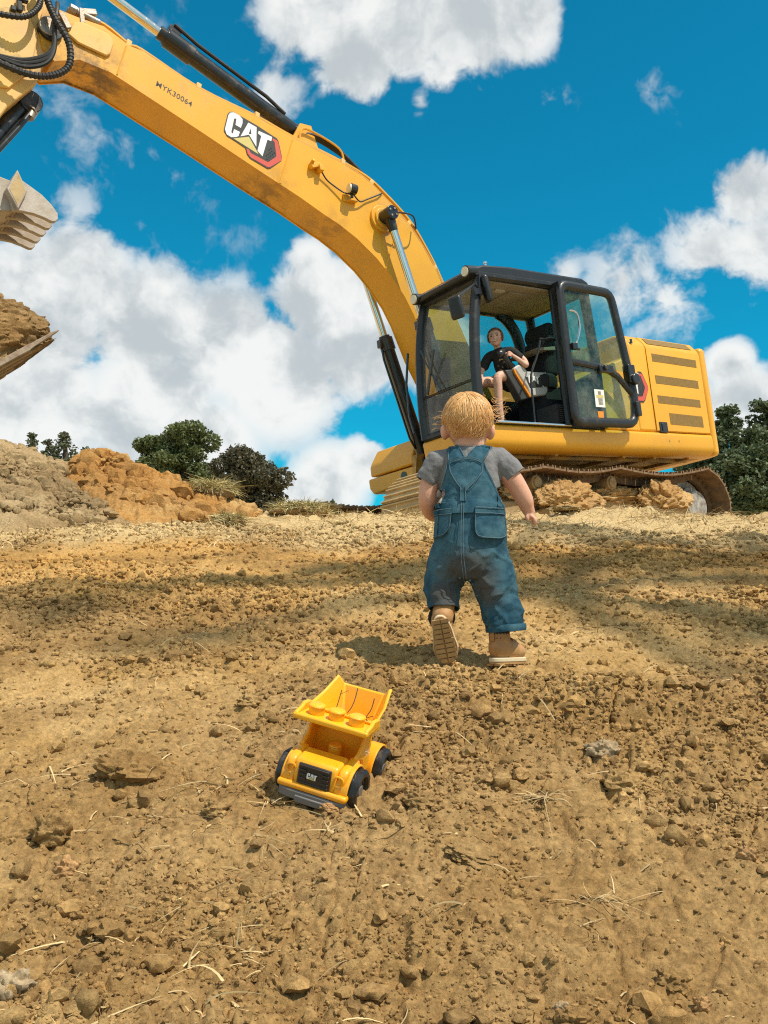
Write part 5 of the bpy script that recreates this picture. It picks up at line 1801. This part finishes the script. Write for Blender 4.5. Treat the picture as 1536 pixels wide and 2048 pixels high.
for s in (-1, 1):
    for k in range(7):
        a = hd(.03 + rr.uniform(-.03, .015), s * .080, .02 + rr.uniform(-.02, .03))
        g.tube(smooth_path([a, a + lf * s * .006 + Vector((0, 0, -.03)), a + lf * s * rr.uniform(.0, .015) + Vector((0, 0, -.05 - rr.uniform(0, .03)))], None, 3), .002, 4)
g.ell(H2 + q @ Vector((-.012, 0, .018)), (.088, .082, .094), 24, 16, q)
g.build('hair', 'brownhair', girl, smooth=180, fix=False)
for s in (-1, 1):
    G().ell(hd(.079, s * .031, .006), (.007, .0135, .0075), 12, 8, q).build('eye', 'eye', girl)
    G().tube([hd(.084, s * .017, .026), hd(.084, s * .032, .031), hd(.075, s * .047, .025)], .0035, 5).build('eyebrow', 'brownhair', girl)
G().tube(smooth_path([hd(.072, -.030, -.050), hd(.083, -.016, -.058), hd(.087, 0, -.061), hd(.083, .016, -.058), hd(.072, .030, -.050)], None, 3), .0062, 6).build('mouth', 'lip', girl)
G().tube(smooth_path([hd(.077, -.024, -.050), hd(.090, 0, -.056), hd(.077, .024, -.050)], None, 3), .0052, 6).build('teeth', 'white', girl)


# ------------------------------------------------------------------ trees
def leaf_cloud(blobs, n, size, seed, up=.3, fill=.55):
    """many small leaf faces spread through lumpy blobs (cx, cy, cz, rx, ry, rz)"""
    r_ = np.random.default_rng(seed)
    vol = np.array([b[3] * b[4] * b[5] for b in blobs]) ** .75
    pick = r_.choice(len(blobs), n, p=vol / vol.sum())
    B = np.array(blobs)[pick]
    d = r_.normal(size=(n, 3))
    d /= np.linalg.norm(d, axis=1)[:, None]
    rad = (fill + (1 - fill) * r_.random(n) ** .5)[:, None]
    wob = 1 + .22 * np.sin(d[:, :1] * 7 + B[:, :1] * 3) * np.cos(d[:, 1:2] * 6 + B[:, 2:3])
    c = B[:, :3] + d * rad * wob * B[:, 3:]
    a = r_.normal(size=(n, 3)); a[:, 2] *= .6
    a /= np.linalg.norm(a, axis=1)[:, None]
    b = np.cross(a, r_.normal(size=(n, 3)) + np.array([0, 0, up]))
    b /= np.linalg.norm(b, axis=1)[:, None]
    s = (size * r_.uniform(.55, 1.35, n))[:, None]
    a, b = a * s, b * s * .62
    V = np.stack([c - a, c - a * .1 + b, c + a, c - a * .1 - b], 1).reshape(-1, 3)
    F = np.arange(n * 4).reshape(-1, 4)
    return V, F


def leaf_mat(name, c1, c2):
    m = bpy.data.materials.new(name)
    m.use_nodes = True
    t = NT(m.node_tree)
    b = m.node_tree.nodes['Principled BSDF']
    g_ = t.n('ShaderNodeNewGeometry')
    col = t.mix(g_.outputs['Random Per Island'], (*c1, 1), (*c2, 1))
    t.put(b.inputs['Base Color'], col)
    b.inputs['Roughness'].default_value = .6
    tr = t.n('ShaderNodeBsdfTranslucent'); t.put(tr.inputs[0], col)
    mx = t.n('ShaderNodeMixShader', ins={0: .25})
    t.put(mx.inputs[1], b.outputs[0]); t.put(mx.inputs[2], tr.outputs[0])
    t.put(m.node_tree.nodes['Material Output'].inputs[0], mx.outputs[0])
    return m


MAT['bark'] = pm('bark', (.09, .065, .045), .9, var=(.05, .038, .028), vscale=4, bump=.6, bscale=12)
LM = {'green': leaf_mat('leaves_green', (.095, .120, .040), (.215, .240, .090)),
      'dark': leaf_mat('leaves_dark', (.080, .075, .042), (.160, .140, .080)),
      'pine': leaf_mat('pine_needles', (.075, .092, .042), (.150, .165, .080)),
      'cedar': leaf_mat('cedar_foliage', (.060, .085, .038), (.155, .190, .080))}


def tree(name, label, x, y, base, blobs, mat, n, size, seed, trunk=.3, limbs=5):
    root = empty(name, Matrix.Translation((x, y, base)), label, 'tree', 'trees behind the crest')
    top = max(b[2] + b[5] * .4 for b in blobs)
    r_ = random.Random(seed)
    pts = [(0, 0, -.5), (r_.uniform(-.1, .1), 0, top * .3), (r_.uniform(-.3, .3), 0, top * .65), (0, 0, top)]
    q_, rs = smooth_path(pts, [trunk, trunk * .8, trunk * .5, trunk * .08], 4)
    g = G().tube(q_, rs, 10)
    for b in r_.sample(blobs, min(limbs, len(blobs))):
        z0 = max(top * .2, b[2] - b[5] * .8)
        g.tube(smooth_path([(0, 0, z0), (b[0] * .5, b[1] * .5, (z0 + b[2]) / 2 + .2), (b[0], b[1], b[2])], None, 3), [trunk * .35, trunk * .3, trunk * .25, trunk * .2, trunk * .16, trunk * .1, trunk * .05], 7)
    g.build('trunk', 'bark', root)
    V, F = leaf_cloud(blobs, n, size, seed)
    np_mesh('crown', V, F, LM[mat], smooth=False, parent=root)
    return root


def crown(h0, h1, wid, k, seed, shape='round'):
    r_ = random.Random(seed)
    out = []
    for i in range(k):
        t = (i + .5) / k
        z = h0 + (h1 - h0) * t
        if shape == 'round':
            w_ = wid * math.sin(math.pi * (.14 + .80 * t)) ** .7
        else:
            w_ = wid * (1.04 - t) ** .75 * r_.uniform(.75, 1.1)
        for j in range(6):
            a = r_.uniform(0, 2 * math.pi)
            o = w_ * r_.uniform(.25, .92)
            rr_ = wid * r_.uniform(.15, .34) if shape == 'round' else max(.12 * wid, w_ * r_.uniform(.25, .5))
            out.append((math.cos(a) * o, math.sin(a) * o, z + r_.uniform(-.1, .1) * (h1 - h0) / k, rr_, rr_, rr_ * .8))
    return out


def px(u, D_):
    return (u - 768) / 1938 * D_


def pz(v, D_):
    """height that shows at picture row v when D_ metres away"""
    a = math.atan((1024 - v) / 1938) + R(PITCH)
    return 1 + D_ * math.tan(a)


def place(name, label, u, D_, vtop, wpx, mat, n, size, seed, shape='round', k=7, vbase=1050, low=.08):
    h1 = pz(vtop, D_)
    base = pz(vbase, D_)
    H = h1 - base
    wid = wpx / 2 / 1938 * D_
    return tree(name, label, px(u, D_), D_, base, crown(H * low, H - wid * .3, wid, k, seed, shape), mat, n, size, seed)


place('broadleaf_tree', 'tall green broadleaf tree with two tops, left of the dark round tree', 362, 46, 834, 165, 'green', 27000, 0.088, 3, k=9)
place('broadleaf_tree', 'shorter green tree leaning out left of the tall broadleaf tree', 290, 47, 862, 135, 'green', 15000, 0.088, 4, k=7)
place('round_tree', 'dark round-crowned tree beside the tall green tree', 488, 44, 884, 190, 'dark', 27000, 0.083, 9, k=7)
place('pine_tree', 'sparse pine top above the grey mound, second from the left edge', 55, 40, 850, 110, 'pine', 8000, 0.07, 12, 'cone', 14)
place('pine_tree', 'tallest pine top, above the meeting of grey mound and orange clay', 118, 40, 846, 130, 'pine', 9800, 0.07, 13, 'cone', 14)
place('pine_tree', 'pine top above the grey mound, third from the left edge', 88, 41, 864, 110, 'pine', 7000, 0.07, 22, 'cone', 14)
place('pine_tree', 'low pine top at the left edge above the grey mound', 18, 42, 874, 110, 'pine', 6000, 0.07, 23, 'cone', 14)
place('pine_tree', 'rightmost low pine top just behind the crest of the orange clay', 160, 42, 878, 110, 'pine', 6000, 0.07, 24, 'cone', 14)
place('pine_tree', 'faint low tree top just left of the two green trees', 238, 60, 914, 60, 'pine', 3900, 0.104, 14, k=4)
place('conifer', 'tiny lone conifer showing above the crest left of the excavator', 664, 60, 994, 34, 'cedar', 3600, 0.083, 15, 'cone', 5)
place('cedar_tree', 'tall dark cedar at the right edge of the picture', 1545, 34, 765, 260, 'cedar', 27000, 0.078, 16, 'cone', 10)
place('cedar_tree', 'wide dark cedar rising directly behind the excavator tail', 1468, 35, 775, 250, 'cedar', 24000, 0.078, 17, 'cone', 9)
place('cedar_tree', 'low dark cedar mostly hidden behind the excavator counterweight', 1405, 37, 850, 200, 'cedar', 15000, 0.078, 18, 'cone', 7)
place('cedar_tree', 'bushy cedar filling the gap below the tall cedar at right', 1505, 31, 870, 230, 'cedar', 21000, 0.073, 19, 'round', 6)

# a tall tree outside the picture, right of and behind the camera: its broken shade lies over the near bank
def shade_tree():
    c = Vector((.2, 4.2, 1.2)) + SUN_DIR * 21
    base = gz(c.x, c.y) - .2
    r_ = random.Random(8)
    blobs = []
    for X_, Y_, rr_ in ((-.70, 3.2, .24), (-1.25, 3.6, .26), (1.55, 4.3, .42), (2.1, 4.9, .5), (1.5, 5.6, .42), (2.6, 5.6, .6),
                        (1.25, 3.3, .26), (1.1, 6.3, .4), (-2.1, 3.7, .3), (2.9, 4.2, .6), (1.45, 2.0, .24)):
        p_ = Vector((X_, Y_, gz(X_, Y_))) + SUN_DIR * (21 + r_.uniform(-1.5, 1.5))
        blobs.append((p_.x - c.x, p_.y - c.y, p_.z - base, rr_, rr_, rr_ * .7))
    tree('shade_tree', 'tall leafy tree outside the picture whose broken shade falls on the bank', c.x, c.y, base, blobs, 'green', 2000, .075, 88, .30, 16)


shade_tree()

# ------------------------------------------------------------------ loose soil, straw and tufts
def ico(level=1):
    bm = bmesh.new()
    bmesh.ops.create_icosphere(bm, subdivisions=level, radius=1)
    V = np.array([v.co for v in bm.verts])
    F = np.array([[v.index for v in f.verts] for f in bm.faces])
    bm.free()
    return V, F


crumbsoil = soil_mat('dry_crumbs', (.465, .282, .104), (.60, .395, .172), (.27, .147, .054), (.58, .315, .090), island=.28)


def scatter_clods(n, r0, r1, power, seed, level=1, mat=None, ymin=.9, ymax=8.0, name='loose_clods', region=None):
    r_ = np.random.default_rng(seed)
    V0, F0 = ico(level)
    y = ymin * (ymax / ymin) ** (r_.random(n) ** .85)
    x = r_.uniform(-1, 1, n) * (.47 * y + .05)
    if region is not None:
        x, y = region(r_, n)
        n = len(x)
    m = fbm(x * 1.1, y * 1.1, 3, 40)
    keep = r_.random(n) < np.clip(.55 + .9 * m, .12, 1)
    keep &= ~((np.abs(x + .106) < .15) & (np.abs(y - 2.07) < .17))
    x, y = x[keep], y[keep]
    n = len(x)
    rad = r0 * (r1 / r0) ** (r_.random(n) ** power)
    z = ground_z(x, y) if region is None else base_h(x, y) + np.max(mound_h(x, y), axis=0) - .02
    sc = r_.uniform(.6, 1.25, (n, 1, 3)) * rad[:, None, None]
    sc[:, :, 2] *= .9
    dist = 1 + .42 * (r_.random((n, len(V0), 1)) - .5)
    P0 = V0[None] * dist * sc
    th = r_.uniform(0, 2 * np.pi, n)
    c, s = np.cos(th)[:, None], np.sin(th)[:, None]
    X = P0[:, :, 0] * c - P0[:, :, 1] * s
    Y = P0[:, :, 0] * s + P0[:, :, 1] * c
    V = np.stack([X + x[:, None], Y + y[:, None], P0[:, :, 2] + (z - rad * .02)[:, None]], -1)
    F = F0[None] + (np.arange(n) * len(V0))[:, None, None]
    o = np_mesh(name, V.reshape(-1, 3), F.reshape(-1, 3), mat or crumbsoil, 'stuff', smooth=True)
    o.data.set_sharp_from_angle(angle=R(36))
    return o


def crumb_bed(n, k0, k1, power, seed, level, ymin, ymax, name, spread):
    """crumbs packed over the loose soil, coarser where the bank is farther off"""
    r_ = np.random.default_rng(seed)
    V0, F0 = ico(level)
    y = ymin * (ymax / ymin) ** r_.random(n)
    x = r_.uniform(-1, 1, n) * (.44 * y + .05)
    m = fbm(x * .9, y * .9, 3, 40) + .5 * fbm(x * 3.3, y * 3.3, 3, 300)
    keep = r_.random(n) < np.clip(.50 + spread * m, .12, 1)
    keep &= ~((np.abs(x + .106) < .11) & (np.abs(y - 2.07) < .14))
    x, y = x[keep], y[keep]
    n = len(x)
    rad = np.minimum(y / 969 * (k0 + (k1 - k0) * r_.random(n) ** power), .012 + .012 * r_.random(n))
    z = ground_z(x, y)
    sc = r_.uniform(.65, 1.3, (n, 1, 3)) * rad[:, None, None]
    sc[:, :, 2] *= .8
    P0 = V0[None] * (1 + .5 * (r_.random((n, len(V0), 1)) - .5)) * sc
    th = r_.uniform(0, 2 * np.pi, n)
    c, s = np.cos(th)[:, None], np.sin(th)[:, None]
    V = np.stack([P0[:, :, 0] * c - P0[:, :, 1] * s + x[:, None], P0[:, :, 0] * s + P0[:, :, 1] * c + y[:, None], P0[:, :, 2] + (z + rad * .25)[:, None]], -1)
    F = F0[None] + (np.arange(n) * len(V0))[:, None, None]
    o = np_mesh(name, V.reshape(-1, 3), F.reshape(-1, 3), crumbsoil, 'stuff', smooth=level > 1)
    if level > 1:
        o.data.set_sharp_from_angle(angle=R(40))
    return o


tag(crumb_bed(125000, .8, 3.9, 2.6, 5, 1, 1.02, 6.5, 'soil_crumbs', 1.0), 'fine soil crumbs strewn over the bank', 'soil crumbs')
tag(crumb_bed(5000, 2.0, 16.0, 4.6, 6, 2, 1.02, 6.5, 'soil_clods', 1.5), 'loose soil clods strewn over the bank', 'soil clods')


def reg_clay(r_, n):
    x = r_.uniform(-3.0, -1.0, n)
    y = r_.uniform(6.8, 7.9, n)
    g_, h = mound_h(x, y)
    k = (h > .05) & (h > g_ + .05)
    return x[k], y[k]


tag(scatter_clods(5200, .012, .085, 2.6, 8, 2, clay, name='clay_crumbs', region=reg_clay), 'broken clay lumps covering the orange heap', 'clay lumps')



def reg_grey(r_, n):
    x = r_.uniform(-4.2, -1.9, n)
    y = r_.uniform(6.4, 7.8, n)
    g_, h = mound_h(x, y)
    k = (g_ > .05) & (g_ > h)
    return x[k], y[k]


tag(scatter_clods(5200, .010, .065, 2.8, 9, 2, greysoil, name='mound_crumbs', region=reg_grey), 'broken soil lumps covering the grey mound', 'soil lumps')
MAT['straw'] = pm('dry_straw', (.58, .43, .21), .8, var=(.46, .32, .15), vscale=30, island=.35)
MAT['drygrass'] = pm('dry_grass', (.52, .42, .20), .85, var=(.40, .34, .14), vscale=9, island=.4)


def blades(base, dirs, length, width, bend, r_, seg=4):
    """bent tapering strips"""
    n = len(base)
    t = np.linspace(0, 1, seg + 1)
    side = np.cross(dirs, np.array([0, 0, 1.0]) + r_.normal(size=(n, 3)) * .6)
    side /= np.linalg.norm(side, axis=1)[:, None] + 1e-9
    bv = r_.normal(size=(n, 3)) * bend
    bv[:, 2] = -np.abs(bv[:, 2])
    c = base[:, None] + dirs[:, None] * (length[:, None] * t)[..., None] + bv[:, None] * (length[:, None] * t ** 2)[..., None]
    w_ = (width[:, None] * (1 - .75 * t ** 1.5))[..., None]
    V = np.stack([c - side[:, None] * w_, c + side[:, None] * w_], 2).reshape(-1, 3)
    i = (np.arange(n) * (seg + 1) * 2)[:, None] + (np.arange(seg) * 2)[None]
    F = np.stack([i, i + 1, i + 3, i + 2], -1).reshape(-1, 4)
    return V, F


r_ = np.random.default_rng(31)
n = 7500
y = .95 * (8.3 / .95) ** (r_.random(n) ** .75)
x = r_.uniform(-1, 1, n) * (.47 * y + .05)
keep = (r_.random(n) < np.clip(.18 + .9 * fbm(x * 1.3, y * 1.3, 3, 140) + .75 * sstep(y, 4.5, 7.0), .10, 1)) & ~((np.abs(x + .106) < .12) & (np.abs(y - 2.07) < .15))
x, y = x[keep], y[keep]
n = len(x)
dirs = r_.normal(size=(n, 3)); dirs[:, 2] = np.abs(dirs[:, 2]) * .28 + .04
dirs /= np.linalg.norm(dirs, axis=1)[:, None]
base = np.stack([x, y, ground_z(x, y) + .002], -1)
V, F = blades(base, dirs, r_.uniform(.015, .075, n) * (1 + .12 * y), r_.uniform(.0006, .0017, n) * (1 + .12 * y), .45, r_, 5)
tag(np_mesh('straw_litter', V, F, 'straw', 'stuff'), 'dry straw and root bits littering the bank', 'straw')
# matted dead grass along the crest
n = 26000
x = r_.uniform(-3.6, 3.9, n)
y = 5.2 + 3.0 * r_.random(n) ** .6
keep = r_.random(n) < np.clip(.35 + 1.1 * fbm(x * 1.7, y * 1.7, 3, 150), .04, 1)
x, y = x[keep], y[keep]
n = len(x)
dirs = r_.normal(size=(n, 3)); dirs[:, 2] = np.abs(dirs[:, 2]) * .5 + .1
dirs /= np.linalg.norm(dirs, axis=1)[:, None]
base = np.stack([x, y, ground_z(x, y)], -1)
V, F = blades(base, dirs, r_.uniform(.04, .13, n), r_.uniform(.0018, .0040, n), .5, r_, 4)
tag(np_mesh('matted_grass', V, F, 'straw', 'stuff'), 'matted dead grass along the crest of the bank', 'dead grass')


def tuft(label, x, y, z, rad, h, n, seed, mat='drygrass', flat=.35, wid=.0042):
    r_ = np.random.default_rng(seed)
    a = r_.uniform(0, 2 * np.pi, n)
    q_ = rad * np.sqrt(r_.random(n))
    bx, by = x + np.cos(a) * q_, y + np.sin(a) * q_
    dirs = np.stack([np.cos(a) * flat + r_.normal(size=n) * .55, np.sin(a) * flat + r_.normal(size=n) * .55, np.full(n, .75)], -1)
    dirs /= np.linalg.norm(dirs, axis=1)[:, None]
    base = np.stack([bx, by, z + .55 * h * np.sqrt(np.clip(1 - (q_ / rad) ** 2, 0, 1)) - .03 * h], -1)
    V, F = blades(base, dirs, r_.uniform(.3, .9, n) * h * .7, r_.uniform(.6, 1.4, n) * wid, .7, r_, 5)
    o = np_mesh('grass_tuft', V, F, mat)
    mound = lump('sod', (x, y, z + .02), (rad * .9, rad * .9, h * .42), greysoil, seed, amp=.3, n=36, m=24, parent=o)
    return tag(o, label, 'grass tuft', 'dry grass tufts on the crest')


for lb, u, v, D_, rad, h, n_, sd in (
        ('grass tuft crowning the low end of the orange clay heap', 420, 985, 7.6, .19, .17, 1700, 1),
        ('broad straw-coloured tuft on the crest left of the excavator', 598, 1022, 7.7, .24, .15, 1700, 2),
        ('round pale tuft on the slope below the clay heap', 458, 1056, 6.6, .10, .12, 700, 3),
        ('small tuft under the first track step, right of the toddler', 1135, 1034, 7.7, .12, .06, 300, 5)):
    X_ = px(u, D_)
    Y_ = D_
    zz = max(gz(X_, Y_), top_z(X_, Y_)) if sd in (1, 2, 4) else gz(X_, Y_)
    tuft(lb, X_, Y_, zz, rad, h, n_, sd + 60)

# ------------------------------------------------------------------ stones and big clods that stand out on the bank
PALE = soil_mat('pale_stone', (.42, .31, .18), (.52, .41, .27), (.32, .22, .12), bump=.3)
ORST = soil_mat('orange_stone', (.48, .27, .11), (.52, .33, .16), (.38, .20, .08), bump=.3)


def on_bank(u, v):
    """where the sight line through a picture point meets the bank"""
    for D_ in np.arange(1.0, 9, .01):
        X_ = px(u, D_)
        a = math.atan((1024 - v) / 1938)
        c_, s_ = math.cos(R(PITCH)), math.sin(R(PITCH))
        up = (1024 - v) / 1938 * D_
        Y_, Z_ = D_ * c_ - up * s_, 1 + D_ * s_ + up * c_
        if Z_ <= float(base_h(np.array([X_]), np.array([Y_]))[0]):
            return X_, Y_, D_
    return X_, Y_, D_


for nm, lb, u, v, wpx, hk, mat, sd in (
        ('stone', 'pale lumpy stone in the bottom left corner of the bank', 22, 2025, 80, .75, PALE, 1),
        ('stone', 'rounded brown stone near the bottom edge, left of centre', 556, 2000, 46, .8, soil, 2),
        ('stone', 'small round grey stone at the bottom edge, right of centre', 1122, 2004, 27, .9, PALE, 3),
        ('stone', 'orange stone among clods at the left, below the big clod', 130, 1765, 42, .8, ORST, 4),
        ('soil_clod', 'largest flat-topped soil clod left of the toy truck', 265, 1575, 130, .45, soil, 5),
        ('soil_clod', 'upright dark clod at the left edge, beside the orange stone', 100, 1700, 64, .8, soil, 6),
        ('soil_clod', 'flat slab of dried earth at the far left edge', 35, 1690, 90, .3, soil, 7),
        ('soil_clod', 'dry cracked slab right of the toy truck and below it', 945, 1730, 95, .22, soil, 8),
        ('soil_clod', 'knobbly clod on the slope right of the toy truck', 1240, 1590, 70, .6, soil, 9),
        ('stone', 'pale broken stone uphill of the knobbly clod at right', 1205, 1525, 60, .6, PALE, 10),
        ('soil_clod', 'squat clod close below the front wheel of the toy truck', 660, 1645, 36, .4, ORST, 11),
        ('soil_clod', 'clod halfway between toy truck and the largest clod', 430, 1650, 46, .6, soil, 12),
        ('soil_clod', 'dark clod uphill and left of the toy truck hopper', 500, 1408, 42, .5, soil, 13),
        ('soil_clod', 'wedge-shaped clod at the bottom, right of the brown stone', 1150, 2040, 70, .6, soil, 14),
        ('soil_clod', 'lumpy clod by the lower right corner, largest there', 1345, 1960, 58, .6, soil, 15),
        ('stone', 'orange-tinted stone near the right bottom corner', 1405, 2018, 30, .9, ORST, 16),
        ('soil_clod', 'broad low clod below the toy truck in the centre foreground', 840, 1650, 60, .5, soil, 17),
        ('soil_clod', 'small orange lump at the right edge of the bank', 1495, 1735, 32, .8, ORST, 18)):
    X_, Y_, D_ = on_bank(u, v)
    w_ = wpx / 2 / 1938 * D_
    rs_ = random.Random(sd)
    lump(nm, (0, 0, 0), (w_ * 1.05, w_ * rs_.uniform(.75, 1.0), w_ * hk * 1.2), mat, sd + 30, lb, 'stone' if nm == 'stone' else 'clod', amp=.45, n=44, m=30,
         mw=Matrix.Translation((X_, Y_, gz(X_, Y_) + w_ * hk * .15)) @ Euler((R(12), rs_.uniform(-.25, .25), rs_.uniform(-.4, .4))).to_matrix().to_4x4(), flat=-.5,
         group='stones on the bank' if nm == 'stone' else 'big clods on the bank')

# root clumps of pale straw near the truck
for lb, u, v, n_, ln, sd in (('splayed clump of pale straw roots left of the toy truck bumper', 545, 1625, 26, .085, 1),
                             ('dry nest of straw and roots right of the toy truck, downhill', 1085, 1612, 44, .075, 2),
                             ('sprig of white roots sticking up right of centre foreground', 1105, 1705, 12, .045, 3),
                             ('straw tuft in front of the toddler boot', 1030, 1385, 24, .05, 4),
                             ('bundle of pale straw downhill of the toy truck', 665, 1690, 10, .055, 5),
                             ('bent white root strands in the lower right foreground', 1190, 1800, 10, .09, 6)):
    X_, Y_, D_ = on_bank(u, v)
    r_ = np.random.default_rng(sd + 200)
    a = r_.uniform(0, 2 * np.pi, n_)
    dirs = np.stack([np.cos(a), np.sin(a) * .8, r_.uniform(.15, .9, n_)], -1)
    dirs /= np.linalg.norm(dirs, axis=1)[:, None]
    base = np.stack([np.full(n_, X_), np.full(n_, Y_), np.full(n_, gz(X_, Y_) + .003)], -1) + r_.normal(size=(n_, 3)) * np.array([.012, .012, .001])
    V, F = blades(base, dirs, r_.uniform(.4, 1, n_) * ln, r_.uniform(.0008, .0018, n_), .7, r_, 6)
    tag(np_mesh('straw_clump', V, F, 'straw'), lb, 'straw', 'straw clumps on the bank')
